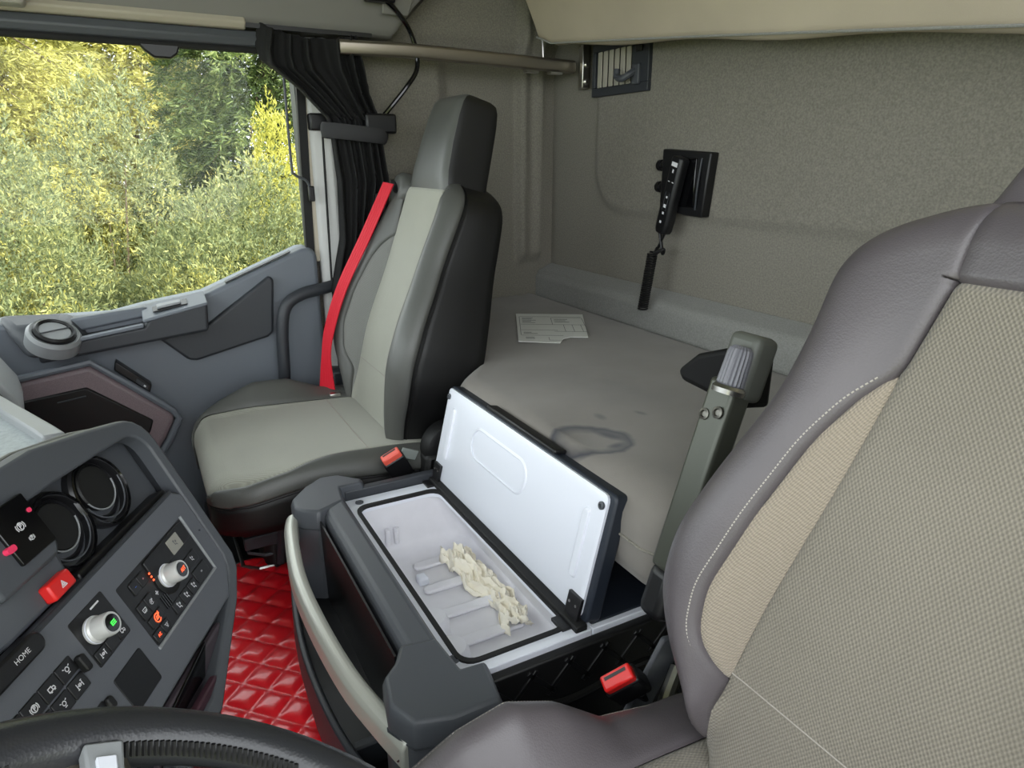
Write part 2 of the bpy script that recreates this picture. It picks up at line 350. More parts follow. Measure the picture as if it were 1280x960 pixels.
def bunk_sec(x):
    yf=bunk_front(x); P=[(.055,.56),(.055,.745),(.065,.764),(.085,.77)]
    P+=[(y,.77+.004*math.sin(5*x)*math.sin(7*y)-.012*math.exp(-((x-1.06)/.09)**2-((y-.62)/.07)**2)) for y in np.linspace(.11,yf-.05,16)]
    P+=[(yf-.05+.05*math.sin(a),.72+.05*math.cos(a)) for a in np.linspace(.25,pi/2,6)]
    P+=[(yf,.67),(yf-.006,.645),(yf-.035,.62),(yf-.07,.61),(.3,.56)]
    return [(x,y,z) for y,z in P]
obj('mattress',G().loft([bunk_sec(x) for x in xs]),stain_mat(),bk,smooth=50)
obj('bunk_seam',G().tube([(x,bunk_front(x)+.001,.70) for x in xs],.0022,6),felt,bk)
for a,b in ((-.08,.74),(1.5,2.19)): obj('bunk_base',G().bx(a,b,.0,.56,.1,.59),blackvinyl,bk)
obj('bunk_box_rear',G().bx(.74,1.5,.0,.16,.335,.57),blackvinyl,bk)
# paper form lying on the bunk (torn lower right corner)
pp=[(1.897,.298),(1.796,.134),(1.567,.273),(1.59,.31),(1.585,.335),(1.553,.365),(1.615,.447)]
pz=.776
pf=obj('paper_form',G().prism([(x,y,pz) for x,y in pp],(0,0,.0012)),paper,smooth=0); tag(pf,'white printed paper form with a torn corner lying on the grey bunk','paper')
a0=np.array((1.897,.298)); eu=np.array((1.796,.134))-a0; ev=np.array((1.615,.447))-a0
def pl(u,v,dz=.0016): q=a0+eu*u+ev*v; return (q[0],q[1],pz+dz)
def pline(g,u0,v0,u1,v1,wd=.006):
    dx,dy=(0,wd) if abs(u1-u0)>abs(v1-v0) else (wd,0)
    g.add([pl(u0,v0),pl(u1+dx,v0) if dx else pl(u1,v1),pl(u1+dx,v1+dy),pl(u0,v1+dy) if not dx else pl(u0,v1)],[(0,1,2,3)])
g=G()
for a in [(.05,.12,.95,.12),(.5,.16,.95,.16),(.05,.42,.95,.42),(.05,.62,.55,.62),(.5,.66,.95,.66),(.05,.8,.6,.8),(.4,.95,.62,.95)]: pline(g,*a,.008)
for a in [(.5,.16,.5,.42),(.04,.12,.04,.8),(.65,.42,.65,.66),(.77,.42,.77,.66),(.89,.42,.89,.66),(.95,.16,.95,.8),(.4,.86,.4,.95)]: pline(g,*a,.006)
for i in range(5): pline(g,.08,.17+i*.045,.2+.12*random.random(),.17+i*.045,.014)
for i in range(3): pline(g,.54,.22+i*.05,.7+.1*random.random(),.22+i*.05,.014)
for u,v in ((.08,.7),(.08,.74),(.1,.86),(.1,.9)): pline(g,u,v,u+.2*random.random()+.1,v,.014)
obj('printed_lines',g,ink,pf,smooth=0)

# ================================================================== FRIDGE DRAWER
fr=thing('drawer_fridge','open white drawer fridge with grey front tray between the two seats','fridge',(1.12,.9,.335))
FX0,FX1,FY0,FY1,FZ=.862,1.415,.60,.955,.56
# white top frame with rounded opening
ox0,ox1,oy0,oy1=.885,1.372,.772,.938
outer=[(FX0,oy0-.1)]; inn=rrect(ox0,ox1,oy0,oy1,.022,6)
def frame(z0,z1,O,I):
    # O,I: same-length loops
    return G().loft([[(x,y,z0) for x,y in O],[(x,y,z1) for x,y in O],[(x,y,z1) for x,y in I],[(x,y,z0) for x,y in I],[(x,y,z0) for x,y in O]],True,False)
def boxloop(x0,x1,y0,y1,k): return rrect(x0,x1,y0,y1,.004,6)
obj('top_frame',frame(FZ-.012,FZ,boxloop(FX0,FX1,.745,FY1,6),inn),white,fr,bevel=.0015)
obj('side_frame',G().bx(FX0,FX0+.05,.56,.745,FZ-.012,FZ),white,fr,bevel=.0015)
obj('gasket',frame(FZ-.003,FZ+.0035,rrect(ox0-.006,ox1+.006,oy0-.006,oy1+.006,.026,6),rrect(ox0+.001,ox1-.001,oy0+.001,oy1-.001,.022,6)),rubber,fr)
# liner tub
lt=[(ox0,ox1,oy0-.0,oy1,.022,FZ-.01),(ox0-.004,ox1+.004,oy0-.02,oy1+.003,.022,FZ-.03),(ox0+.004,ox1-.004,oy0-.05,oy1-.004,.03,.47),(ox0+.012,ox1-.012,oy0-.055,oy1-.012,.03,.452),(ox0+.03,ox1-.03,oy0-.04,oy1-.03,.03,.445)]
rows=[[(x,y,z) for x,y in rrect(a,b,c,d_,r,6)] for a,b,c,d_,r,z in lt]
g=G().loft(rows,True,False); n=len(rows[0]); g.F.append(tuple(range((len(rows)-1)*n,len(rows)*n)))
ln=obj('liner',g,white_d,fr,smooth=50)
for x in (.93,1.01,1.09): obj('bottle_recess',G().lathe([(.032,0),(.030,.03),(.024,.042),(0,.046)],(x,oy1-.034,.446),(0,0,1),20),white_d,ln)
for x,l in ((1.29,.10),(1.21,.12),(1.13,.13),(1.05,.12),(.97,.10)): obj('floor_ridge',G().prism([(x+a,y+.0,.447) for a,y in rrect(-.011,.011,.81-l/2,.81+l/2,.010,4)],(0,0,.0075)),white_d,ln,bevel=.0025)
obj('drain_boss',G().obx((1.245,.86,.452),(.012,0,0),(0,.010,0),(0,0,.008)),white,ln,bevel=.004)
for dy_ in (0,.018): obj('wall_ridge',G().tube([(1.362,.885-dy_,.47),(1.362,.885-dy_,.505)],.005,10),white_d,ln)
# black body and driver-side quilted cover
obj('body',G().bx(.868,1.41,.5,.7,.335,.548).bx(.868,.884,.70,.95,.335,.548).bx(1.385,1.41,.70,.95,.335,.548),black,fr)
sp=obj('side_cover',G().bx(.846,.862,.5,.955,.338,.552),blackvinyl,fr,bevel=.003)
k=None
for i in range(7):
    y=.93-i*.06
    for zc,sl in ((.52,1),(.52,-1)):
        M_=T(.8455,y-(.03 if sl<0 else 0),zc)@Matrix.Rotation(sl*.75,4,'X')
        if k is None: k=obj('quilt_rib',G().bx(-.0025,.0025,-.0035,.0035,-.032,.032),black,sp,X=M_,bevel=.001)
        else: dup(k,M_,sp)
obj('cover_piping',G().tube([(.844,y,.478+.006*math.sin(y*30)) for y in np.linspace(.52,.95,16)],.006,8),blackvinyl,sp)
obj('bunk_shelf',G().bx(.87,1.43,.56,.742,.545,.562),navy,fr,bevel=.004)
obj('rear_upstand',G().bx(1.418,1.436,.74,.95,.50,.578),plast_d,fr,bevel=.003)
# lid, leaning back against the bunk
Hg=np.array((0,.758,.566)); top=np.array((0,.712,.760)); lv=nrm(top-Hg); ll=np.linalg.norm(top-Hg); lnm=nrm((0,-lv[2],lv[1])); # outward (rear) normal
if lnm[1]>0: lnm=-lnm
def LP(x,h,o=0): q=Hg+lv*h-lnm*o; return (x,q[1],q[2])
lx0,lx1=.868,1.432
def lidloop(x0,x1,h0,h1,o,r=.01): return [LP(x,h,o) for x,h in rrect(x0,x1,h0,h1,r,4)]
lid=obj('lid',G().loft([lidloop(lx0,lx1,0,ll,-.03),lidloop(lx0,lx1,0,ll,-.004)]),navy,fr,bevel=.004)
obj('lid_liner',G().loft([lidloop(lx0+.012,lx1-.004,.004,ll-.004,-.004),lidloop(lx0+.012,lx1-.004,.004,ll-.004,0),lidloop(lx0+.016,lx1-.008,.008,ll-.008,.002)]),white,lid,smooth=30)
def ringtrack(x0,x1,h0,h1,r,rad):
    return G().tube([LP(x,h,.002) for x,h in rrect(x0,x1,h0,h1,r,8)],rad,8,closed=True,flat=.5)
obj('lid_emboss',ringtrack(1.085,1.29,.10,.16,.029,.0035),white,lid)
for x in (.915,1.385): obj('lid_rib',G().loft([lidloop(x-.008,x+.008,.05,.165,.0,.006),lidloop(x-.006,x+.006,.055,.16,.006,.005)]),white,lid,bevel=.001)
for x in (.888,1.418):
    c=np.array(LP(x,.178,.002)); obj('lid_bumper',G().lathe([(.006,0),(.006,.003),(.003,.004),(.0025,.001)],c,-lnm,16),plast_m,lid)
obj('lid_lip',G().obx(LP(1.15,ll+.004,-.014),(.12,0,0),lv*.004,lnm*.012),black,lid,bevel=.003)
obj('hinge_bar',G().obx((1.15,.762,.562),(.285,0,0),(0,.010,0),(0,0,.007)),rubber,fr,bevel=.002)
for x in (.893,1.405):
    hb=obj('hinge',G().obx(LP(x,.018,.004),(.016,0,0),lv*.018,lnm*.003).obx((x,.775,.561),(.016,0,0),(0,.012,0),(0,0,.003)),black,fr,bevel=.001)
    for dx in (-.008,.008): obj('rivet',G().lathe([(.0022,0),(.0022,.001)],LP(x+dx,.022,.0075),-lnm,10),steel,hb)
for x,y in ((1.395,.928),(.90,.946)): obj('frame_screw',G().lathe([(.008,0),(.008,.002),(.005,.003),(.004,.001)],(x,y,FZ),(0,0,1),16),plast_m,fr)
# front tray frame (grey plastic), top view loop with inner pocket
TZ=.592
ty_in=.957
def frontY(x): return 1.052+.014*math.sin(pi*(x-.78)/.70)
g=G()
# long beam next to the white frame
obj('tray_beam',G().loft([[(x,.957,.50),(x,.957,.575),(x,.968,TZ-.002),(x,.998,TZ-.004),(x,1.008,TZ-.014),(x,1.010,.35),(x,.957,.35)] for x in (.86,1.42)]),plast_m,fr,bevel=.004)
e1=[(1.335,1.02),(1.352,1.045),(1.372,1.058),(1.41,1.055),(1.455,1.02),(1.485,.98),(1.48,.945),(1.435,.905),(1.418,.912),(1.42,.957),(1.36,.965)]
e2_=[(.93,1.012),(.90,1.03),(.88,1.052),(.83,1.062),(.79,1.045),(.775,1.00),(.775,.935),(.845,.922),(.848,.957),(.92,.962)]
for nm,e in (('tray_end_cap',e1),('tray_end_cap',e2_)):
    c=np.mean(np.array(e),0); e=[np.array(p) for p in e]
    sh=[c+(p-c)*.93 for p in e]
    cap=obj(nm,G().loft([[(x,y,.338) for x,y in e],[(x,y,.545) for x,y in e],[(x,y,TZ-.012) for x,y in e],[(x,y,TZ) for x,y in sh]]),plast_m,fr,bevel=.004,smooth=50)
    obj('edge_line',G().tube([(x,y,.556) for x,y in e],.0016,6,closed=True),plast_d,cap)
hp=[(1.385,1.058,.556),(1.33,1.072,.555),(1.2,1.088,.552),(1.08,1.088,.548),(.95,1.078,.545),(.86,1.060,.542),(.80,1.045,.54)]
hp=[np.array(p) for p in catmull(hp,6)]
g=G().loft([[p+(0,-.012,-.024),p+(0,-.012,.014),p+(0,-.004,.020),p+(0,.006,.018),p+(0,.012,.010),p+(0,.012,-.02)] for p in hp])
hd=obj('pull_handle',g,handle,fr,bevel=.003,seg=2,smooth=40)
obj('handle_screw',G().lathe([(.006,0),(.006,.002),(0,.002)],(.812,1.057,.532),(0,1,0.2),14),black,hd)
lp=[(1.45,1.04),(1.34,1.075),(1.2,1.095),(1.08,1.10),(.95,1.092),(.85,1.07),(.78,1.045)]
lp=catmull([(x,y,0) for x,y in lp],5)
obj('tray_lip',G().loft([[p+(0,.0,.338),p+(0,.008,.40),p+(0,.006,.455),p+(0,-.002,.458),p+(0,-.006,.452),p+(0,-.008,.338)] for p in lp]),plast_d,fr,bevel=.002,smooth=40)
obj('tray_floor',G().prism([(p[0],p[1]-.004,.40) for p in lp]+[(.78,1.0,.40),(1.45,1.0,.40)],(0,0,.008)),black,fr)
obj('tray_divider',G().prism([(.93,1.02,.40),(.945,1.02,.40),(.945,1.08,.40),(.93,1.085,.40)],(0,0,.045)),plast_d,fr,bevel=.003)
obj('pocket_shade_wall',G().prism([(.93,1.012,.345),(1.34,1.012,.345),(1.34,1.016,.572),(.93,1.016,.572)],(0,.003,0)),black,fr)  # black sheet on the beam front; the pocket's shade is put into its colour
# crumpled tissue in the fridge
def tri(x): return abs((x%1)*2-1)*2-1
nu,nv=70,34; rows=[]
for i in range(nu):
    u=i/(nu-1); r=[]
    cx=1.285-.255*u; cy=.772-.012*u+.006*math.sin(u*8)
    for j in range(nv):
        v=j/(nv-1)-.5; wd=.030*(1-.5*max(0,u-.3))*(1+.25*math.sin(u*13+v*4))
        f=tri(2.3*u+1.7*v+.4*math.sin(4*v))*.5+tri(5.1*u-3.3*v+.3)*.3+tri(8.7*v+2.9*u+.5*math.sin(7*u))*.35+tri(13*u+6*v)*.12
        z=.452+.026*(1-3.2*v*v)*(.55+.35*math.sin(u*7+.6))+.015*f
        r.append((cx+.010*tri(3*v+2*u)+.014*v,cy+v*2*wd+.006*tri(4*u+.2),max(z,.4495)))
    rows.append(r)
ts=obj('crumpled_tissue',G().grid(rows),tissue,smooth=38,solid=.0012); tag(ts,'crumpled cream tissue paper lying inside the open fridge','tissue')

# ================================================================== SEATS
def interp(tab,z): return float(np.interp(z,[a for a,_ in tab],[b for _,b in tab]))
WT=[(.58,.18),(.62,.195),(.655,.215),(.69,.24),(.74,.262),(.81,.265),(.89,.243),(.98,.213),(1.05,.200),(1.10,.189),(1.125,.176),(1.14,.160),(1.152,.135),(1.16,.10),(1.166,.07)]
S2=[(.58,.152),(.676,.141),(.838,.112),(1.024,.08),(1.106,.063)]
S1=[(.58,.152),(.675,.142),(.694,.156),(.725,.176),(.777,.179),(.864,.161),(.946,.138),(1.006,.113),(1.02,.095),(1.026,.08),(1.106,.063)]
BT=[(.58,.03),(.66,.055),(.75,.078),(.86,.072),(1.0,.045),(1.1,.02),(1.17,.0)]
def polydist(A,t,z):
    p=np.array((abs(t),z)); a=A[:-1]; d=A[1:]-a; k=np.clip(((p-a)*d).sum(1)/np.maximum((d*d).sum(1),1e-12),0,1)
    return float(np.min(np.hypot(*(a+d*k[:,None]-p).T)))
# the driver seat's own outline and seams
WTD=[(.58,.14),(.62,.15),(.66,.168),(.70,.197),(.75,.219),(.81,.222),(.89,.202),(.97,.178),(1.03,.174),(1.09,.177),(1.115,.166),(1.135,.145),(1.148,.118),(1.156,.09),(1.16,.066)]
S2D=[(.58,.150),(.663,.139),(.825,.110),(1.011,.08),(1.093,.063)]
S1D=[(.58,.12),(.68,.121),(.695,.139),(.725,.158),(.775,.161),(.858,.144),(.937,.124),(.990,.101),(1.003,.09),(1.012,.078),(1.093,.063)]
BTD=[(.58,.02),(.66,.04),(.75,.056),(.86,.052),(1.0,.03),(1.1,.012),(1.17,.0)]
S1P=[(.58,.158),(.675,.16),(.70,.185),(.777,.195),(.864,.186),(.946,.168),(1.0,.145),(1.02,.122)]
S2P=[(.58,.158),(.68,.152),(.84,.142),(1.02,.122),(1.138,.108)]
BTP=[(.58,.02),(.66,.045),(.75,.066),(.86,.062),(1.0,.038),(1.1,.016),(1.17,.0)]
def seat(name,label,cx,dy,dz,sgn,cfg):
    ws=cfg.get('ws',1.0); WT_,S1_,S2_,BT_=cfg['tab']; zp,zt0=S2_[-1][0],WT_[-1][0]; up=cfg.get('up',.066)
    def soft(tab,win):
        z=np.linspace(tab[0][0],tab[-1][0],160); v=np.interp(z,[a for a,_ in tab],[b for _,b in tab]); k=max(1,int(win/(z[1]-z[0]))//2)
        for _ in range(2): v=np.array([v[max(0,i-min(k,i,len(z)-1-i)):i+min(k,i,len(z)-1-i)+1].mean() for i in range(len(z))])
        return list(zip(z,v))
    WT_,S1_,BT_=soft(WT_,.03),soft(S1_,.03),soft(BT_,.06)
    OUT=np.array([(b,a) for a,b in WT_]+[(0,zt0+.002)])
    distout=lambda t,z:polydist(OUT,t,z)
    w_=lambda z:interp(WT_,z)
    s2_=lambda z:interp(S2_,z)
    s1_=lambda z:max(interp(S1_,z),s2_(z))
    ca,sa_=.958,.287
    def P(t,z,n): return (cx+sgn*t*ws, dy-.3*(z-.6)+n*ca, z+dz+n*sa_)
    def nf(t,z,grooves=True):
        a=abs(t); w=w_(z); s2=s2_(z); n=.012*math.exp(-((z-.78)/.12)**2)
        n+=interp(BT_,z)*float(sm((a-s2*.92)/max(.02,(w-s2)*.72)))
        d=distout(t,z) if a<w-1e-6 else 0; r=.038
        if d<r: n-=r-math.sqrt(max(0,r*r-(r-d)**2))
        if grooves:
            for s in (s2,s1_(z)):
                if z<zp+.004: n-=.005*math.exp(-((a-s)/.0035)**2)
            if a<up: n-=.005*math.exp(-((z-zp)/.0035)**2)
            if z>zp-.006: n-=.004*math.exp(-((a-up)/.003)**2)
        return n
    cs=lambda k:(1-np.cos(np.linspace(0,pi,k)))/2
    rt_=thing(name,label,'seat',(cx,dy+.1,.1))
    Lm,Fm,Fs,Sd=cfg['leather'],cfg['fabric'],cfg['strip'],cfg['side']
    z1=np.unique(np.concatenate([np.linspace(.58,zp,70),zp-np.array([.002,.004,.007])]))
    # centre panel
    g=G().grid([[P(t,z,nf(t,z)) for t in -s2_(z)+2*s2_(z)*cs(25)] for z in z1]); bc=obj('backrest_panel',g,Fm,rt_,smooth=60,solid=.004)
    zc=cfg.get('lumbar',.70)
    obj('panel_seam',G().tube([P(t,zc,nf(t,zc)+.0045) for t in np.linspace(-s2_(zc)*.98,s2_(zc)*.98,20)],.0008,6),cfg.get('thread',thread),bc)
    zt=np.unique(np.concatenate([np.linspace(zp,zt0-.016,16),zp+np.array([.002,.004,.007])]))
    obj('upper_panel',G().grid([[P(t,z,nf(t,z)) for t in -up+2*up*cs(15)] for z in np.concatenate([zt,[zt0-.008,zt0-.003,zt0+.001]])]),Lm,rt_,smooth=60,solid=.004)
    for e in (-1,1):
        zs=np.linspace(.58,zp-.07,80)
        obj('fabric_strip',G().grid([[P(e*t,z,nf(t,z)) for t in s2_(z)+(s1_(z)-s2_(z))*cs(11)] for z in zs]),Fs,rt_,smooth=60,solid=.004 if e>0 else -.004)
        zb=np.unique(np.concatenate([np.linspace(.58,zp-.006,70),np.linspace(zp-.006,zt0,28),[zp-.002,zp-.0005,zp+.0005,zp+.002]]))
        def inner(z): return s1_(z) if z<zp else min(up,w_(z)*.98)
        # the last few millimetres go right up to the outline
        b_=obj('bolster',G().grid([[P(e*t,z,nf(t,z)) for t in inner(z)+(w_(z)-inner(z))*(cs(26)*.5+.5*np.linspace(0,1,26)**.6)] for z in zb]),Lm,rt_,smooth=70,solid=.004 if e>0 else -.004)
        # piping along the outline and side panel
        obj('side_panel',G().grid([[P(e*(w_(z)+.006*math.sin(pi*k)),z,nf(w_(z),z,False)*(1-k)-.125*k) for k in np.linspace(0,1,8)] for z in zb]),Sd,rt_,smooth=60,solid=.004 if e<0 else -.004)
        obj('piping',G().tube([P(e*w_(z),z,nf(w_(z),z,False)-.008) for z in zb],.003,6),Sd if not cfg.get('pipe') else cfg['pipe'],b_)
        if cfg.get('stitch'):
            gs=G()
            pts=[np.array(P(e*(s1_(z)+.0055),z,nf(s1_(z)+.0055,z)+.0050)) for z in np.linspace(.665,1.006,104)]
            for i in range(0,103): 
                a,b=pts[i],pts[i+1]; gs.tube([a+(b-a)*.15,a+(b-a)*.75],.0009,5)
            obj('stitching',gs,thread,b_)
    obj('back_shell',G().grid([[P(t,z,-.125) for t in np.linspace(-w_(z),w_(z),10)] for z in np.linspace(.58,zt0,30)]),blackvinyl,rt_,smooth=60,solid=.006)
    # headrest
    def hsec(z,hw,n0,n1,k=22):
        pts=[]
        for q in np.linspace(0,2*pi,4*k,endpoint=False):
            c,s=math.cos(q),math.sin(q); ex=2/6.5
            pts.append((math.copysign(abs(c)**ex,c)*hw,(n0+n1)/2+math.copysign(abs(s)**ex,s)*(n1-n0)/2))
        return [P(t,z,n) for t,n in pts]
    hs=cfg['head']; rows=[hsec(*h) for h in hs]; n=len(rows[0]); k=n//4
    def arcrows(idx): return [[r[i%n] for i in idx] for r in rows]
    i0,i1=int(n*.075),int(n*.425)   # front face: sin>0
    g=G().grid(arcrows(range(i0,i1+1))); obj('headrest',g,Lm,rt_,smooth=60)
    g=G().grid(arcrows(range(i1,n+i0+1)))
    obj('headrest_back',g,Sd,rt_,smooth=60)
    g=G().add(rows[-1],[tuple(range(n))]); obj('headrest_top',g,Sd,rt_,smooth=60,bevel=0)
    # ---- cushion
    y0=dy-.06; yf=cfg['front']; zc0=.585+dz
    def W(y): 
        q=(yf-y)
        return (.25 if q>.10 else .25-.075*(1-math.sqrt(max(0,1-((.10-q)/.10)**2))))*ws
    def tcs(y,e=1): return (.165+.035*float(sm((y-y0-.2)/.25)))*ws*(nt_ if e<0 else 1)
    outl=[(W(y),y) for y in np.linspace(y0-.1,yf,80)]+[(t,yf) for t in np.linspace(W(yf),0,30)]; outl=np.array(outl)
    Bc=cfg.get('bc',[(0,.0),(.06,.018),(.15,.02),(.24,.055),(.33,.062),(.42,.035),(.52,.0)]); nb,nt_=cfg.get('near',(1,1))
    def zf(t,y,gr=True):
        a=abs(t); e=-1 if t<0 else 1; yy=y-y0; z=zc0+.012*math.sin(pi*min(1,yy/.4)); tc_=tcs(y,e)
        z+=(nb if e<0 else 1)*interp(Bc,yy*.50/(yf-y0))*float(sm((a-tc_*.9)/(W(y)-tc_*.9+.001)/.75)) if W(y)>tc_*.92 else 0
        d=polydist(outl,a,y) if a<W(y)-1e-6 else 0; r=.05
        if d<r: z-=r-math.sqrt(max(0,r*r-(r-d)**2))
        if gr: z-=.004*math.exp(-((a-min(tc_,W(y)*.92))/.0035)**2)
        return z
    def Q(t,y,z): return (cx+sgn*t,y,z)
    ysr=np.concatenate([np.linspace(y0,yf-.06,46),yf-.06+.06*np.sin(np.linspace(.05,pi/2,14))])
    zlo=zc0-.115
    tin=lambda y,e=1:min(tcs(y,e),W(y)*(.86 if e>0 or nt_==1 else .92))
    sp=lambda y:-tin(y,-1)+(tin(y,-1)+tin(y))*cs(27)
    rows=[[Q(t,y,zf(t,y)) for t in sp(y)] for y in ysr]
    rows.append([Q(t,yf-.004,zlo) for t in sp(yf)])
    sc=obj('seat_cushion',G().grid(rows),Fm,rt_,smooth=70,solid=.004)
    yx=y0+.14
    obj('cushion_seam',G().tube([Q(t,yx,zf(t,yx)+.0005) for t in np.linspace(-tin(yx,-1)*.97,tin(yx)*.97,24)],.0012,6),thread,sc)
    for e in (-1,1):
        rows=[[Q(e*t,y,zf(e*t,y)) for t in tin(y,e)+(W(y)-tin(y,e))*cs(16)] for y in ysr]
        rows.append([Q(e*t,yf-.004,zlo) for t in tin(yf,e)+(W(yf)-tin(yf,e))*cs(16)])
        cb=obj('cushion_bolster',G().grid(rows),Lm,rt_,smooth=70,solid=.004 if e<0 else -.004)
        obj('cushion_side',G().grid([[Q(e*(W(y)+.003*math.sin(pi*k)),y,zf(e*W(y),y,False)*(1-k)+zlo*k) for k in np.linspace(0,1,5)] for y in ysr]),Sd,rt_,smooth=60,solid=.004 if e>0 else -.004)
        obj('cushion_piping',G().tube([Q(e*W(y),y,zf(e*W(y),y,False)-.004) for y in ysr],.0025,6),Sd,cb)
    if cfg.get('stitch'):
        gs=G(); pts=[np.array(Q(W(y)-.016,y,zf(W(y)-.016,y)+.0048)) for y in np.linspace(y0+.05,yf-.08,90)]
        for a,b in zip(pts[:-1],pts[1:]): gs.tube([a+(b-a)*.15,a+(b-a)*.75],.0009,5)
        obj('stitching',gs,thread,cb)
    obj('cushion_pan',G().bx(cx-.2,cx+.2,y0,yf-.05,zlo-.03,zlo+.03),blackvinyl,rt_,bevel=.01)
    obj('cushion_fill',G().bx(cx-.13,cx+.13,y0-.02,yf-.09,zlo,zc0-.03),blackvinyl,rt_)
    return rt_,P,nf,w_
HP=[(1.125,.118,-.115,-.004),(1.15,.116,-.115,.004),(1.18,.108,-.115,.008),(1.24,.097,-.115,.008),(1.30,.089,-.112,.005),(1.33,.085,-.108,.0),(1.343,.080,-.102,-.008),(1.349,.070,-.092,-.02)]
pleath=M('passenger_leather',(82,83,80),.42,bump=[('vor',520,.18,.001)])
pstrip=M('strip_weave',(124,125,121),.9,bump=[('weave',330,.4,.002)])
ps,PP,Pnf,Pw=seat('passenger_seat','pale grey fabric passenger seat with black sides and red belt, by the side window',1.775,.775,0,1,
  dict(leather=pleath,fabric=weave_p,strip=pstrip,side=blackvinyl,head=HP,front=1.185,tab=(WT,S1P,S2P,BTP),up=.108,near=(.15,1.28),thread=thread))
HD=[(1.11,.10,-.12,-.03),(1.145,.098,-.12,-.032),(1.17,.084,-.12,-.04),(1.20,.074,-.12,-.045),(1.24,.072,-.12,-.042),(1.28,.085,-.12,-.04),(1.33,.10,-.115,-.03),(1.36,.085,-.10,-.04)]
ds,DP,Dnf,Dw=seat('driver_seat','worn brown-grey driver seat with leather bolster, white stitching and folded armrest',.45,.80,.012,1,
  dict(leather=leather,fabric=weave,strip=weave_l,side=leather_d,head=HD,front=1.19,up=.063,tab=(WTD,S1D,S2D,BTD),bc=[(0,.0),(.06,.0),(.14,.012),(.21,.06),(.27,.084),(.33,.076),(.42,.04),(.52,0)],stitch=True,thread=thread))
# passenger seat: belt, guide, recliner, buckle, pedestal
A=[PP(.184,1.135,.040),PP(.200,1.0,.064),PP(.220,.86,.090),PP(.228,.75,.097),PP(.222,.68,.092),(2.0,.852,.612)]
B=[PP(.146,1.135,.026),PP(.164,1.0,.048),PP(.184,.86,.074),PP(.190,.75,.082),PP(.184,.68,.078),(1.96,.822,.61)]
A,B=catmull(A,8),catmull(B,8)
belt=obj('seat_belt',G().ribbon(A,B,(-.001,.0025,.001)),redbelt,ps,smooth=50,label='red webbing seat belt')
obj('belt_guide',G().loft([[PP(.158+.046*math.cos(q)*f,1.128+.042*math.sin(q)*f,h+Pnf(.158,1.12)) for q in np.linspace(0,2*pi,24,endpoint=False)] for f,h in ((1,-.05),(1,.002),(.82,.012),(.5,.013),(.1,.012))]),pleath,ps,smooth=50)
obj('belt_slot',G().loft([[PP(.168+.030*math.cos(q),1.132+.010*math.sin(q)+.012*math.cos(q),h+Pnf(.158,1.12)) for q in np.linspace(0,2*pi,16,endpoint=False)] for h in (.0,.016)]),black,ps)
for k in (.2,.4,.6,.8): obj('belt_rib',G().tube([a*(1-k)+b*k+np.array((-.001,.0026,.001)) for a,b in zip(A,B)],.0007,5),redbelt,belt)
obj('belt_anchor',G().bx(1.94,2.02,.812,.842,.594,.606),steel,ps,bevel=.003)
obj('recliner_cover',G().lathe([(.06,0),(.06,.028),(.055,.036),(.045,.04),(0,.04)],(1.535,.685,.585),(-1,0,0),32),blackvinyl,ps)
obj('recliner_body',G().prism([(1.49,.745,.58),(1.49,.625,.59),(1.49,.60,.36),(1.49,.78,.36)],(.06,0,0)),blackvinyl,ps,bevel=.01)
obj('recliner_tab',G().prism([(1.488,.80,.615),(1.488,.765,.60),(1.488,.775,.58),(1.488,.81,.595)],(.006,0,0)),M('grey_tab',(128,134,130),.5),ps,bevel=.002)
def buckle(root,c,up,side,btnmat):
    c=np.array(c,float); up=nrm(up); side=nrm(side); nn=np.cross(up,side)
    bu=obj('belt_buckle',G().obx(c,side*.024,up*.03,nn*.012),black,root,bevel=.004)
    obj('buckle_button',G().obx(c+up*.033,side*.021,up*.011,nn*.010),btnmat,bu,bevel=.003)
    obj('buckle_slot',G().obx(c+up*.0435+nn*.004,side*.015,up*.001,nn*.002),black,bu)
    obj('buckle_stalk',G().tube(catmull([c-up*.028,c-up*.07-side*.006,c-up*.12-side*.02],5),.016,10,flat=.45),black,bu)
buckle(ps,(1.485,.815,.575),(-.2,.45,.85),(-.1,-.9,.45),saltred)
ped=obj('pedestal',G().bx(1.60,1.98,.74,1.09,.1,.44),blackvinyl,ps,bevel=.02)
obj('seat_rail',G().bx(1.595,1.615,.72,1.13,.40,.43),plast_d,ped,bevel=.003)
for y,z in ((1.10,.41),(1.11,.375),(1.125,.345)): obj('slide_bar',G().tube([(1.605,y-.26,z-.004),(1.605,y-.02,z),(1.63,y+.01,z),(1.92,y+.01,z)],.004,6),steel if z<.35 else plast_m,ped)
obj('damper',G().tube([(1.597,1.05,.44),(1.60,1.06,.35)],.010,8),plast_d,ped)
obj('base_plate',G().bx(1.665,2.05,.70,1.18,.1,.325),black,ped,bevel=.01)
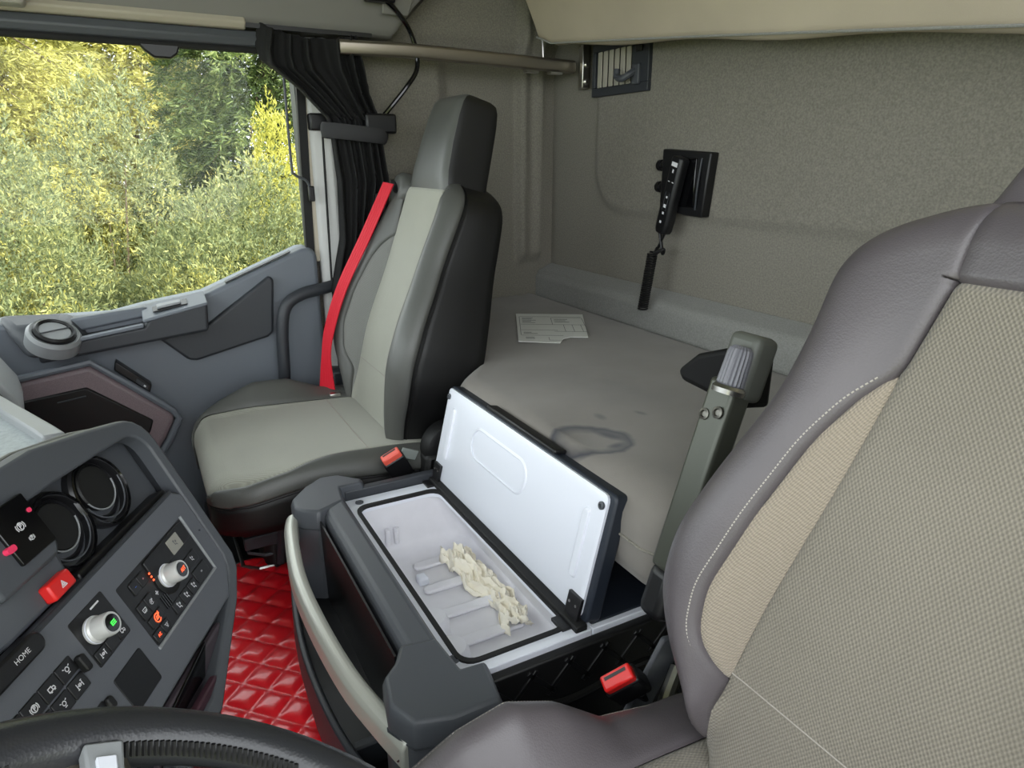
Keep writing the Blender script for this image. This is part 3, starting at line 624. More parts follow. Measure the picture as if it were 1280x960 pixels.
# driver seat: armrest (folded up), buckle, base
bd=nrm((0,-.30,.95)); fd=nrm(np.cross((1,0,0),bd)) # fd points rear/up or front
fd=fd if fd[1]>0 else -fd
c=np.array((.752,.674,.83))
ar=obj('armrest',G().obx(c,(.021,0,0),bd*.125,fd*.017),olive,ds,bevel=.006,seg=3)
obj('armrest_foot',G().obx(c-bd*.155,(.021,0,0),bd*.034,fd*.0175),black,ar,bevel=.012,seg=3)
obj('armrest_head',G().obx(c+bd*.145-fd*.014,(.024,0,0),bd*.04,fd*.02),M('armrest_head_grey',(84,86,80),.5),ar,bevel=.010,seg=3)
kc=c+bd*.118+fd*.012+np.array((-.008,0,0)); gk=G(); rows=[]
for h,rr in ((-.0,.012),(.004,.0155),(.04,.014),(.046,.0125),(.05,.008)):
    rows.append([kc+bd*h+(rr+(.0012 if i%2 else 0))*(math.cos(q)*np.array((1,0,0))+math.sin(q)*fd) for i,q in enumerate(np.linspace(0,2*pi,40,endpoint=False))])
gk.loft(rows); obj('adjuster_knob',gk,M('knurled_grey',(104,104,110),.4),ar,smooth=20)
obj('knob_collar',G().lathe([(.019,0),(.02,.006),(.017,.010)],kc-bd*.008,bd,24),steel,ar)
screwm=M('screw_grey',(110,108,102),.4,metal=.9)
for x in (-.010,.011): 
    sc_=obj('armrest_screw',G().lathe([(.0075,0),(.0075,.003),(.0045,.004),(.0035,.0015),(0,.0015)],c+bd*.082+fd*.017+np.array((x,0,-.004*x/.01)),fd,16),screwm,ar)
# folded pad seen beyond the bar
pad=[(.89,.60,.922),(.854,.60,.954),(.795,.60,.977),(.768,.60,.972),(.768,.60,.90),(.80,.60,.902),(.88,.60,.908)]
obj('armrest_pad',G().prism(pad,(0,-.055,-.008)),M('black_leather',(12,12,13),.65,spec=.25),ar,bevel=.012,seg=3)
buckle(ds,(.744,.776,.568),(-.25,.62,.74),(-.35,-.6,.5),redbtn)
obj('buckle_guide',G().obx((.75,.725,.56),(.004,0,0),(0,.022,.004),(0,-.03,.05)),plast_m,ds,bevel=.004)
obj('seat_bracket',G().tube(catmull([(.70,.76,.53),(.72,.73,.545),(.735,.70,.57)],5),.010,10),steel,ds)
obj('pedestal',G().bx(.27,.63,.70,1.10,.1,.48),blackvinyl,ds,bevel=.02)

# ================================================================== FLOOR MAT (red quilted)
c_=.051; rows=[]
xs=np.arange(.98,1.662,.0045); ys=np.arange(.93,1.62,.0045)
for x in xs:
    r=[]
    for y in ys:
        p=(x+y)/1.4142/c_; q=(x-y)/1.4142/c_
        a=abs(math.sin(pi*p)); b=abs(math.sin(pi*q)); h=min(a,b)
        z=.336+.0085*min(1,h*1.5)**.55*(.8+.2*a*b)
        ed=min(x-.98,1.662-x); z-=.006*math.exp(-(ed/.006)**2)
        r.append((x,y,z))
    rows.append(r)
mat=obj('floor_mat',G().grid(rows),redvinyl,smooth=70,solid=.002); tag(mat,'red quilted vinyl floor mat on the engine tunnel between seats and console','floor mat')
gs=G()
for k in range(int((.98+.93)/1.4142/c_),int((1.66+1.62)/1.4142/c_)+1):
    pass
obj('mat_hem',G().tube([(1.664,.95,.337),(1.664,1.6,.337)],.004,8),black,mat)

# ================================================================== CENTRE CONSOLE (panel frame u,v,w)
d1=nrm((.888,-.46,0)); Nh=nrm((-.46,-.888,0)); At=math.radians(25)
e2=-Nh*math.sin(At)+np.array((0,0,1))*math.cos(At); e3=np.cross(d1,e2); P0=np.array((1.2,1.185,.634))
CM=Matrix(((d1[0],e2[0],e3[0],P0[0]),(d1[1],e2[1],e3[1],P0[1]),(d1[2],e2[2],e3[2],P0[2]),(0,0,0,1)))
cn=thing('centre_console','dark grey angled centre console with cup holders, knobs and switch panels','console',(1.05,1.4,.335))
def C(name,g,mat,parent=None,**k): return obj(name,g,mat,parent or cn,X=CM,**k)
def pb(u0,u1,v0,v1,w0,w1,r=.004,n=4): return G().prism([(u,v,w0) for u,v in rrect(u0,u1,v0,v1,r,n)],(0,0,w1-w0))
# shell: right cheek, top hood, body behind
hood=[(-.52,.285)]+[(-.195,.285),(-.10,.268)]+arc((-.045,.205),.05,pi/2*.95,0,6)+[(.005,.18),(.004,.0),(-.006,-.02),(-.05,-.05),(-.20,-.115),(-.52,-.115)]
inner=[(-.52,.238),(-.195,.236),(-.10,.232)]+arc((-.050,.193),.036,pi/2*.95,0,6)+[(-.014,.17),(-.016,.008),(-.024,-.012),(-.06,-.042),(-.20,-.098),(-.52,-.098)]
C('console_shell',G().loft([[(u,v,-.14) for u,v in hood],[(u,v,-.01) for u,v in hood],[(u*1.0,v,.006) for u,v in [(a-.004 if a>-.4 else a,b-.004) for a,b in hood]],[(u,v,.002) for u,v in inner],[(u,v,-.02) for u,v in inner]],True,False),plast_m,smooth=40,bevel=.003)
C('console_side',G().bx(-.526,-.519,-.30,.285,-.145,.0),plast_d)
C('console_back',G().prism([(u,v,-.145) for u,v in hood],(0,0,.01)),plast_d)
# hood top plate running to the windscreen
C('hood_top',G().prism([(-.52,.282,-.02),(-.195,.284,-.02),(-.10,.268,-.02),(-.05,.254,-.02),(-.06,.27,-.16),(-.12,.30,-.24),(-.52,.31,-.24)],(0,.004,0)),M('hood_grey',(122,124,118),.5),bevel=.003)
# tray well behind cups, lower plate
C('cup_well',pb(-.30,-.014,.125,.24,-.034,-.028,.012),plast_m,bevel=.002)
C('lower_plate',G().prism([(-.52,.128,-.02),(-.035,.132,-.02),(-.016,.118,-.02),(-.016,.008,-.02),(-.024,-.012,-.02),(-.06,-.042,-.02),(-.52,-.045,-.02)],(0,0,.022)),M('plate_grey',(92,95,101),.5,bump=[('noise',900,.2,.001)]),bevel=.003)
C('plate_crease',G().tube([(-.52,.126,.0),(-.035,.131,.0)],.0035,8),plast_d)
# body down to the tunnel and the storage pocket
lowb=[(-.52,-.045,-.03),(-.06,-.042,-.03),(-.03,-.02,-.03),(-.03,-.02,-.16),(-.52,-.02,-.16)]
g=G().loft([[(-.52,-.06,-.012),(-.07,-.055,-.012),(-.02,-.03,-.02),(-.02,-.03,-.20),(-.52,-.03,-.20)],[(-.52,-.30,-.12),(-.20,-.30,-.12),(-.14,-.28,-.14),(-.14,-.26,-.28),(-.52,-.26,-.28)]])
C('console_base',g,plast_d,bevel=.006)
C('pocket_plate',G().prism([(-.30,-.05,-.012),(-.10,-.05,-.012),(-.165,-.105,-.038),(-.30,-.105,-.038)],(0,-.004,.010)),M('pocket_reflection_tint',(74,66,72),.45),bevel=.003)  # reddish reflection around the pocket is mixed into this colour
C('storage_pocket',G().prism([(-.262,-.056,-.003),(-.15,-.046,-.003),(-.172,-.082,-.016),(-.238,-.08,-.014)],(0,-.001,.004)),gloss,bevel=.002)
C('pocket_flap',G().prism([(-.275,-.082,-.008),(-.172,-.084,-.008),(-.205,-.118,-.024),(-.275,-.118,-.024)],(0,-.003,.012)),M('flap_reflection_plum',(66,40,50),.4),bevel=.003)  # plum tone is the reddish reflection painted into the flap
# cup holders
cupm=M('cup_black',(30,30,32),.32)
for u,v,a in ((-.119,.191,.0),(-.207,.184,.0)):
    cu=C('cup_holder',G().lathe([(.040,-.03),(.048,-.028),(.049,-.018),(.046,-.014),(.043,-.016),(.0425,-.06),(.0,-.061)],(u,v,0),(0,0,1),40),cupm)
    C('cup_ring',G().lathe([(.046,-.016),(.0465,-.0135),(.0445,-.0125),(.0435,-.015)],(u,v,0),(0,0,1),40,False),gloss,cu)
    C('cup_spring',G().lathe([(.040,-.06),(.040,-.028),(.036,-.024),(.034,-.028)],(u+.004,v+.002,0),(0,0,1),32,False),cupm,cu)
    C('cup_lip',G().tube([(u+.0395*math.cos(q)+.002,v+.002+.0395*math.sin(q),-.017) for q in np.linspace(-2.9,-.0,22)],.0011,6),plast_m,cu)
    C('cup_mat',G().lathe([(.030,-.06),(.030,-.022),(.028,-.020),(0,-.020)],(u+.002,v+.006,0),(0,0,1),32),blackvinyl,cu)
    C('cup_edge',G().tube([(u+.0305*math.cos(q)+.002,v+.006+.0305*math.sin(q),-.0205) for q in np.linspace(-2.8,-.1,22)],.0011,6),plast_l,cu)
C('well_wall',pb(-.24,-.03,.125,.139,-.03,-.006,.004),black,bevel=.003)
# parking brake block, hazard and home keys
C('brake_block',G().loft([[(-.36,.128,-.03),(-.235,.132,-.03),(-.226,.26,-.03),(-.36,.26,-.03)],[(-.36,.135,-.004),(-.252,.135,-.004),(-.247,.175,-.002),(-.247,.242,-.002),(-.36,.25,-.002)]]),plast_m,bevel=.005)
C('brake_block_face',G().prism([(-.345,.172,-.006),(-.256,.172,-.006),(-.247,.184,-.006),(-.247,.25,-.006),(-.345,.25,-.006)],(0,0,.014)),plast_m,bevel=.005)
bk_=C('parking_brake_switch',pb(-.305,-.252,.188,.25,.006,.012,.002),gloss,bevel=.0015)
def stroke(g,P,wd,w=0):
    for (a,b) in zip(P[:-1],P[1:]):
        a=np.array(a,float); b=np.array(b,float); t=nrm(b-a); n=np.array((-t[1],t[0]))*wd/2; a=a-t*wd*.3; b=b+t*wd*.3
        g.add([(*(a-n),w),(*(b-n),w),(*(b+n),w),(*(a+n),w)],[(0,1,2,3)])
def circ(c,r,n=14,a0=0,a1=2*pi): return arc(c,r,a0,a1,n)
def icon(kind,u,v,w,s,mat,parent):
    g=G(); k=s; wd=s*.16
    L=lambda *P: stroke(g,[(u+a*k,v+b*k) for a,b in P],wd,w)
    if kind=='p':
        L(*circ((0,0),.5)); L((-.1,-.3),(-.1,.3),(.15,.28),(.2,.1),(.1,0),(-.1,0)); L(*circ((0,0),.75,6,2.6,3.7)); L(*circ((0,0),.75,6,-.55,.55))
    elif kind=='tri': L((-.6,-.45),(.6,-.45),(0,.6),(-.6,-.45)); L((-.25,-.22),(.25,-.22),(0,.2),(-.25,-.22))
    elif kind=='axle': L((-.6,-.5),(-.6,.5)); L((.6,-.5),(.6,.5)); L((-.6,0),(.6,0)); L((-.2,-.2),(.2,-.2),(.2,.2),(-.2,.2),(-.2,-.2)); L((-.75,-.5),(-.45,-.5)); L((.45,.5),(.75,.5))
    elif kind=='truck': L((-.6,-.3),(-.6,.3),(.1,.3),(.1,-.3),(-.6,-.3)); L((.1,.1),(.5,.1),(.6,-.1),(.6,-.3),(.1,-.3)); L((-.4,-.45),(-.2,-.45)); L((.3,-.45),(.5,-.45))
    elif kind=='seat': L(*circ((-.2,.5),.13,8)); L((-.2,.25),(-.1,-.3),(.35,-.3),(.5,-.6)); L((.2,.35),(.55,.1)); L((.3,.0),(.55,.1),(.5,.38))
    elif kind=='screen': L((-.5,-.35),(-.6,.35),(.6,.35),(.5,-.35),(-.5,-.35)); L((-.2,-.5),(-.1,0)); L((.2,-.5),(.25,0))
    elif kind=='recirc': L(*circ((0,0),.55,14,.6,5.6)); L((-.25,-.1),(.25,-.1),(.3,.15),(-.1,.2),(-.25,-.1)); L((.2,.25),(.55,.3),(.5,.6))
    elif kind=='ac': L((-.6,-.35),(-.35,.35),(-.1,-.35)); L((-.45,-.05),(-.25,-.05)); L((.6,.25),(.3,.35),(.15,0),(.3,-.35),(.6,-.25))
    elif kind=='dot': L((-.3,0),(.3,0)); L((0,-.3),(0,.3))
    elif kind=='minus': L((-.35,0),(.35,0))
    elif kind=='bars': L((-.5,-.3),(.5,-.3)); L((-.5,0),(.5,0)); L((-.5,.3),(.5,.3)); L((-.5,-.3),(-.5,.3))
    elif kind=='auto': L((-.7,-.3),(-.5,.3),(-.3,-.3)); L((-.15,.3),(-.15,-.3),(.15,-.3),(.15,.3)); L((.35,.3),(.75,.3)); L((.55,.3),(.55,-.3))
    elif kind=='fan':
        for q in (0,pi/2,pi,1.5*pi): L(*[(r*math.cos(q+x),r*math.sin(q+x)) for r,x in ((.1,0),(.5,.35),(.65,0),(.5,-.35),(.1,0))])
    elif kind=='info': L(*circ((0,0),.55)); L((0,-.3),(0,.1)); L((0,.25),(0,.32))
    elif kind=='lamp': L(*circ((0,.1),.35,10)); L((-.2,-.5),(.2,-.5)); L((-.5,.4),(-.7,.5)); L((.5,.4),(.7,.5))
    return C('icon',g,mat,parent,smooth=0)
icon('p',-.280,.222,.0124,.008,inkw,bk_); icon('p',-.277,.206,.0124,.005,inkw,bk_)
C('indicator_lens',pb(-.261,-.256,.228,.233,.011,.0135,.002),pinklens,bk_); C('indicator_lens',pb(-.312,-.300,.206,.213,.008,.014,.003),pinklens,bk_)
hz=C('hazard_key',G().prism([(-.299,.137,-.004),(-.262,.1375,-.004),(-.262,.157,-.004),(-.298,.157,-.004)],(0,0,.014)),redbtn,bevel=.003); icon('tri',-.280,.147,.0103,.0065,inkw,hz)
hk=C('home_key',G().prism([(u,v,-.01) for u,v in rrect(-.45,-.335,.112,.134,.0105,6)],(0,0,.019)),black,bevel=.003)
def text(name,body,size,mat,parent,u,v,w,rot=0):
    cu=bpy.data.curves.new(name,'FONT'); cu.body=body; cu.size=size; cu.align_x='CENTER'; cu.align_y='CENTER'
    o=bpy.data.objects.new(name+'_src',cu); COL.objects.link(o); dg=bpy.context.evaluated_depsgraph_get(); me=bpy.data.meshes.new_from_object(o.evaluated_get(dg))
    bpy.data.objects.remove(o); me.materials.clear(); me.materials.append(mat); r=bpy.data.objects.new(name,me)
    r.matrix_basis=CM@T(u,v,w)@Matrix.Rotation(rot,4,'Z'); link(r,parent); return r
text('lettering','HOME',.0075,inkw,hk,-.367,.1235,.0094)
# left rotary panel
w0=.0015
C('rotary_panel',pb(-.302,-.238,.048,.109,-.004,w0+.0008,.003),black,bevel=.001)
knobm=M('knob_silver',(206,206,204),.35,metal=.25)
def knob(u,v,glyph,gm,r=.0135,h=.025):
    kb=C('rotary_knob',G().lathe([(r+.0018,w0),(r+.0018,w0+.006),(r,w0+.008),(r*.98,w0+h-.003),(r*.92,w0+h),(r*.74,w0+h),(r*.74,w0+h-.001)],(u,v,0),(0,0,1),40),knobm,smooth=30)
    C('knob_grip',G().lathe([(r+.002,w0+.003),(r+.0024,w0+.004),(r+.002,w0+.005)],(u,v,0),(0,0,1),40),white,kb)
    C('knob_cap',G().lathe([(r*.74,w0+h-.002),(r*.72,w0+h+.0006),(0,w0+h+.0012)],(u,v,0),(0,0,1),32),gloss,kb)
    icon(glyph,u,v,w0+h+.0016,r*.5,gm,kb); return kb
knob(-.279,.083,'bars',greenl); knob(-.140,.056,'auto',orange)
C('panel_mark',pb(-.266,-.250,.1015,.1035,w0+.001,w0+.0014,.0006),inkw)
def button(u0,u1,v0,v1,ic=None,im=inkw,s=.006,lift=.0022,name='push_button'):
    b=C(name,pb(u0+.0006,u1-.0006,v0+.0006,v1-.0006,w0-.002,w0+lift,.0012,3),black,bevel=.0008)
    if ic: icon(ic,(u0+u1)/2,(v0+v1)/2,w0+lift+.0003,s,im,b)
    return b
button(-.300,-.279,.050,.066,'axle'); button(-.279,-.259,.050,.066); button(-.259,-.240,.050,.066,'truck')
# climate panel
C('climate_panel',pb(-.222,-.052,.006,.096,-.004,w0+.0006,.004),black,bevel=.001)
C('climate_bezel',G().tube([(-.222,.0045,.003),(-.051,.0045,.003),(-.0505,.097,.003)],.0022,8),plast_l)
C('knob_dish',G().lathe([(.024,w0),(.024,w0+.0022),(.022,w0+.001),(0,w0+.001)],(-.140,.056,0),(0,0,1),36),blackvinyl)
C('display_hood',pb(-.162,-.056,.066,.093,w0,w0+.003,.004),black,bevel=.001)
dsp=C('display',pb(-.108,-.080,.067,.088,w0+.003,w0+.0042,.001),lcd); icon('seat',-.094,.078,w0+.0046,.007,ink,dsp)
button(-.203,-.186,.070,.088,'minus',bluel,.004); button(-.186,-.168,.070,.088,'dot',M('pink_glyph',(220,150,160),.5),.004)
button(-.214,-.197,.040,.062,'screen'); button(-.197,-.180,.040,.062,'recirc',inkw,.0055)
button(-.212,-.180,.024,.039,'recirc',orange,.010); button(-.219,-.200,.008,.023,'ac',orange,.005); button(-.200,-.182,.008,.023,'lamp',inkw,.005)
for i in range(3): button(-.165+i*.022,-.144+i*.022,.008,.026,'seat',inkw,.0075)
button(-.098,-.062,.010,.030,'bars',inkw,.003); button(-.098,-.066,.034,.052,'seat',inkw,.006)
for i in range(4): C('vent_slit',pb(-.172+i*.004,-.1705+i*.004,.026,.044,w0,w0+.0016,.0004),gloss)
for i in range(3): C('panel_dot',pb(-.166,-.163,.066+i*.005,.0685+i*.005,w0+.0028,w0+.0034,.0008),orange)
icon('fan',-.171,.052,w0+.0012,.0045,inkw,bpy.data.objects['climate_panel'])
# left switch panel
C('switch_panel',pb(-.47,-.316,.044,.0935,-.004,w0+.0004,.003),black,bevel=.001)
k=['lamp','truck','p','info','lamp']; k2=['axle','lamp','p','truck','axle']
for i in range(5):
    button(-.348-i*.026,-.322-i*.026,.068,.088,k[i],inkw,.007); button(-.348-i*.026,-.322-i*.026,.047,.067,k2[i],inkw,.0065)
C('panel_clip',pb(-.322,-.313,.060,.080,w0,.010,.003),blackvinyl,bevel=.002)
# blanking pad and lower switch panel
C('pad_recess',pb(-.305,-.241,-.028,.031,-.004,w0+.0004,.004),black,bevel=.001); C('rubber_pad',pb(-.301,-.245,-.02,.028,w0,w0+.0018,.003),M('pad_rubber',(16,18,22),.6),bevel=.001)
C('lower_switch_panel',pb(-.44,-.319,-.02,.030,-.004,w0+.0004,.003),black,bevel=.001)
for i in range(4): button(-.350-i*.026,-.325-i*.026,.004,.026)
C('panel_clip',pb(-.326,-.317,.010,.024,w0,.008,.003),blackvinyl,bevel=.002)
C('trim_screw',G().lathe([(.0015,.002),(.0015,.003)],(-.03,.06,0),(0,0,1),10),black)

# ================================================================== PASSENGER DASHBOARD
da=thing('dashboard','light grey dashboard end and brushed tray in front of passenger seat','dashboard',(1.6,1.7,.7))
g=G().loft([[(1.62,1.50,.66),(1.62,1.455,.745),(1.62,1.468,.80),(1.62,1.52,.90),(1.62,1.75,.93),(1.62,1.75,.66)],[(1.95,1.56,.62),(1.95,1.50,.71),(1.95,1.505,.76),(1.95,1.55,.85),(1.95,1.78,.88),(1.95,1.78,.62)]])
obj('dash_block',g,plast_l,da,bevel=.022,seg=4)
obj('dash_vent',G().prism([(1.615,1.50,.77),(1.615,1.475,.80),(1.615,1.505,.845),(1.615,1.53,.83)],(-.01,0,0)),black,da,bevel=.004)
obj('dash_skirt',G().bx(1.25,2.06,1.56,2.08,.35,.70),plast_d,da,bevel=.02)
obj('glove_box',G().bx(1.58,1.98,1.545,1.565,.42,.64),plast_m,da,bevel=.006)
obj('dash_top',G().bx(.0,2.1,1.74,2.1,.74,.88),plast_m,da,bevel=.02)
# tray
t0=[(1.63,1.50,.80),(1.365,1.385,.80),(1.345,1.375,.80),(1.30,1.405,.80),(1.23,1.47,.80),(1.30,1.62,.80),(1.60,1.66,.80)]
obj('dash_tray',G().prism(t0,(0,0,-.05)),plast_l,da,bevel=.006)
obj('tray_mat',G().prism([(1.56,1.495,.8),(1.375,1.415,.8),(1.34,1.405,.8),(1.255,1.47,.8),(1.32,1.6,.8),(1.56,1.63,.8)],(0,0,.003)),alu,da)
obj('tray_rim',G().loft([[(x,y,.795),(x,y,.815),(x-.012,y+.028,.818),(x-.012,y+.028,.795)] for x,y in ((1.63,1.495),(1.385,1.388),(1.345,1.372))]),plast_l,da,bevel=.004)

# ================================================================== STEERING WHEEL
sw_=thing('steering_wheel','black leather steering wheel rim with raised stitching and silver spoke','steering wheel',(.45,1.29,.82))
tl=math.radians(25); wu=np.array((1,0,0)); wv=np.array((0,math.cos(tl),math.sin(tl))); wn_=np.cross(wu,wv); wc=np.array((.45,1.285,.815)); R=.205
def WP(q,r=R,h=0): return wc+r*(math.cos(q)*wu+math.sin(q)*wv)+h*wn_
obj('rim',G().tube([WP(q) for q in np.linspace(0,2*pi,96,endpoint=False)],[.019+.002*math.sin(3*q) for q in np.linspace(0,2*pi,96,endpoint=False)],16,closed=True),M('wheel_leather',(40,41,44),.33,bump=[('vor',500,.12,.001)]),sw_,smooth=60)
g=G()
for i in range(110):
    q=-.55+i*(2.2/110)
    if .07<q<.42: continue
    a=WP(q,R-.0195,.001); b=WP(q+.012,R-.017,.010); g.tube([a,b],.0016,6)
obj('rim_stitching',g,blackvinyl,sw_,kind='stuff')
for q in (.62,2.5): obj('rim_seam',G().tube([WP(q,R+.0195*math.cos(a),.0195*math.sin(a)) for a in np.linspace(0,2*pi,20,endpoint=False)],.0012,6,closed=True),plast_d,sw_)
for q in (.16,pi-.16,1.5*pi):
    t=np.array((math.cos(q),math.sin(q)))
    s0=obj('spoke',G().prism([wc+wu*x+wv*y-.012*wn_ for x,y in [tuple(t*R*.98+np.array((-t[1],t[0]))*.018),tuple(t*R*.98-np.array((-t[1],t[0]))*.018),tuple(t*.05-np.array((-t[1],t[0]))*.03),tuple(t*.05+np.array((-t[1],t[0]))*.03)]],.012*wn_),silver,sw_,bevel=.004)
for q0 in (.16,pi-.16):
    tr_=obj('spoke_trim',G().loft([[WP(q0+d,r_,h_) for d in (-.065,-.03,.03,.065)]+[WP(q0+d,r_,h_-.012) for d in (.065,.03,-.03,-.065)] for r_,h_ in ((.140,.006),(.170,.010),(.1865,.014))]),plast_l,sw_,bevel=.002)
    obj('trim_badge',G().loft([[WP(q0+d,r_,h_) for d in (-.035,.035)]+[WP(q0+d,r_,h_-.004) for d in (.035,-.035)] for r_,h_ in ((.140,.0085),(.174,.0135))]),white,tr_,bevel=.001)
obj('hub',G().lathe([(.075,-.03),(.08,-.01),(.07,.012),(0,.02)],wc,wn_,32),black,sw_)
obj('steering_column',G().tube([wc-.02*wn_,wc-.25*wn_+np.array((0,.1,0))],.05,16),black,sw_)

# ================================================================== UPPER BUNK, RAIL, BRACKET, STRAP
ub=thing('upper_bunk','cream canvas upper bunk folded up above the back wall','bunk',(1.0,.08,1.45))
rows=[]
for k in np.linspace(0,1,30):
    x=2.045-1.75*k; zb=1.512-.20*k*(.9+.1*k); yb=.062; sg=.004*math.sin(k*23)
    sec=[(yb+.03,zb+.004+sg),(yb+.055,zb-.004+sg),(yb+.075,zb+.006),(yb+.085,zb+.03),(yb+.21,zb+.30),(yb+.32,zb+.52),(yb+.25,zb+.56),(yb,zb+.08)]
    if k<.02: x+=.02; sec=[(y+(.0),z+ (.02 if i<4 else 0)) for i,(y,z) in enumerate(sec)]
    rows.append([(x,y,z) for y,z in sec])
cv=obj('bunk_cover',G().loft(rows),cream,ub,smooth=60,bevel=.012,seg=3)
obj('bunk_cover_seam',G().tube([np.array(r[2])+np.array((0,.001,-.002)) for r in rows],.0025,6),felt_l,ub)
obj('bunk_frame',G().bx(.3,2.0,.02,.06,1.62,1.66),plast_d,ub)
rl=thing('support_rail','satin silver bunk support rail along the passenger side wall','rail',(2.05,.35,1.46))
rp=[(2.07,.715,1.472),(2.062,.66,1.472),(2.052,.56,1.473),(2.046,.45,1.471),(2.045,.02,1.462)]
rp=[np.array(p) for p in rp]
obj('rail_bar',G().loft([[p+(-.008,0,-.016),p+(-.012,0,-.006),p+(-.012,0,.012),p+(-.004,0,.018),p+(.012,0,.018),p+(.012,0,-.018)] for p in rp]),silver,rl,bevel=.003,smooth=40)
br=obj('rail_bracket',G().bx(1.985,2.0,.004,.03,1.40,1.515).bx(1.985,2.035,.004,.012,1.40,1.515),steel,rl,bevel=.002)
for z in (1.417,1.462): obj('bracket_bolt',G().lathe([(.009,0),(.009,.004),(.005,.007)],(1.985,.018,z),(-1,0,0),12),steel,br)
for y,z in ((.09,1.452),(.17,1.452)): obj('rail_stop',G().bx(2.03,2.05,y-.02,y+.02,1.438,1.444),steel,rl)
st=obj('bunk_strap',G().tube([(2.05,.125,1.478),(2.055,.135,1.7),(2.06,.14,2.07)],.0035,8),steel); tag(st,'thin steel hanger rod beside the cream upper bunk','rod')
# ================================================================== WALL VENT, HANDSET
vn=thing('wall_vent','dark grey slatted vent with a coat hook high on the back wall','vent',(1.83,.01,1.43))
obj('vent_frame',G().bx(1.705,1.955,.004,.018,1.372,1.395).bx(1.705,1.955,.004,.018,1.488,1.51).bx(1.705,1.775,.004,.018,1.395,1.488).bx(1.94,1.955,.004,.018,1.395,1.488),plast_d,vn,bevel=.002)
obj('vent_back',G().bx(1.77,1.945,.004,.008,1.39,1.49),black,vn)
s0=None
for i in range(6):
    X_=T(1.792+i*.026,.014,1.4415)@Matrix.Rotation(-.18,4,'Z')
    if s0 is None: s0=obj('vent_slat',G().bx(-.0115,.0115,-.002,.002,-.046,.046),M('slat_grey',(178,174,162),.5),vn,X=X_,bevel=.001)
    else: dup(s0,X_,vn)
hk_=obj('coat_hook',G().tube(catmull([(1.755,.02,1.425),(1.76,.04,1.412),(1.775,.048,1.405),(1.80,.045,1.412),(1.805,.042,1.43)],5),.009,10),plast_m,vn)
obj('hook_plate',G().bx(1.735,1.765,.016,.026,1.39,1.44),plast_m,hk_,bevel=.003); obj('vent_catch',G().bx(1.73,1.755,.018,.024,1.468,1.488),black,vn,bevel=.002)
hm=thing('handset_mount','black wall-mounted control box behind the handset, with two side knobs','control box',(1.53,.02,1.14))
obj('mount_plate',G().prism([(1.612,.004,1.228),(1.442,.004,1.218),(1.457,.004,1.068),(1.52,.004,1.07),(1.612,.004,1.082)],(0,.028,0)),black,hm,bevel=.004)
obj('mount_recess',G().bx(1.485,1.565,.030,.036,1.09,1.205),gloss,hm,bevel=.002)
obj('mount_ridge',G().tube(catmull([(1.468,.034,1.205),(1.472,.038,1.14),(1.478,.034,1.085)],5),.0025,6),plast_d,hm)
for z in (1.188,1.135): obj('side_knob',G().lathe([(.012,0),(.012,.012),(.010,.016),(.014,.017),(.014,.026),(.012,.028),(0,.028)],(1.61,.018,z),(1,0,0),18),black,hm,smooth=30)
hs=thing('handset','black remote handset with white key symbols hanging on the back wall','handset',(1.54,.05,1.12))
hx=nrm((.045,.0,-.17)); hsd=np.cross((0,1,0),hx)
hc=np.array((1.545,.05,1.125))
hb=obj('handset_body',G().loft([[hc+hx*h+hsd*a+np.array((0,n,0)) for a,n in ((-wd,-.012),(wd,-.012),(wd,.008),(wd*.7,.014),(-wd*.7,.014),(-wd,.008))] for h,wd in ((-.086,.017),(-.08,.021),(0.02,.021),(.07,.024),(.095,.022),(.105,.016))]),black,hs,bevel=.003)
g=G()
for h,a,sx,sz in ((-.068,0,.010,.005),(-.052,.0,.002,.004),(-.026,-.006,.003,.001),(-.026,.008,.003,.001),(.012,.0,.0025,.0025),(.034,0,.004,.004),(.052,0,.003,.003),(.075,-.002,.003,.003)):
    g.obx(hc+hx*h+hsd*a+np.array((0,.0145,0)),hsd*sx,np.array((0,.0004,0)),hx*sz)
obj('key_symbols',g,inkw,hb)
obj('key_frame',G().tube([hc+hx*h+hsd*a+np.array((0,.0145,0)) for h,a in ((.0,-.007),(.0,.007),(.045,.007),(.045,-.007))],.0006,4,closed=True),plast_m,hb)
e=hc+hx*.105
obj('cord_lead',G().tube(catmull([e+hsd*.008,e+np.array((.02,.0,-.05)),np.array((1.578,.06,.985)),np.array((1.577,.072,.965))],6),.0035,8),black,hs)
obj('cord_lead',G().tube(catmull([e-hsd*.01,e+np.array((-.005,.0,-.05)),np.array((1.553,.06,.985)),np.array((1.575,.075,.968))],6),.0045,8),black,hs)
a0_,a1_=np.array((1.575,.075,.975)),np.array((1.59,.085,.825)); ax=nrm(a1_-a0_); u_=nrm(np.cross(ax,(0,1,0))); v_=np.cross(ax,u_)
obj('coiled_cord',G().tube([a0_+(a1_-a0_)*k+.0115*(math.cos(2*pi*24*k)*u_+math.sin(2*pi*24*k)*v_) for k in np.linspace(0,1,24*12)],.0028,6),black,hs)

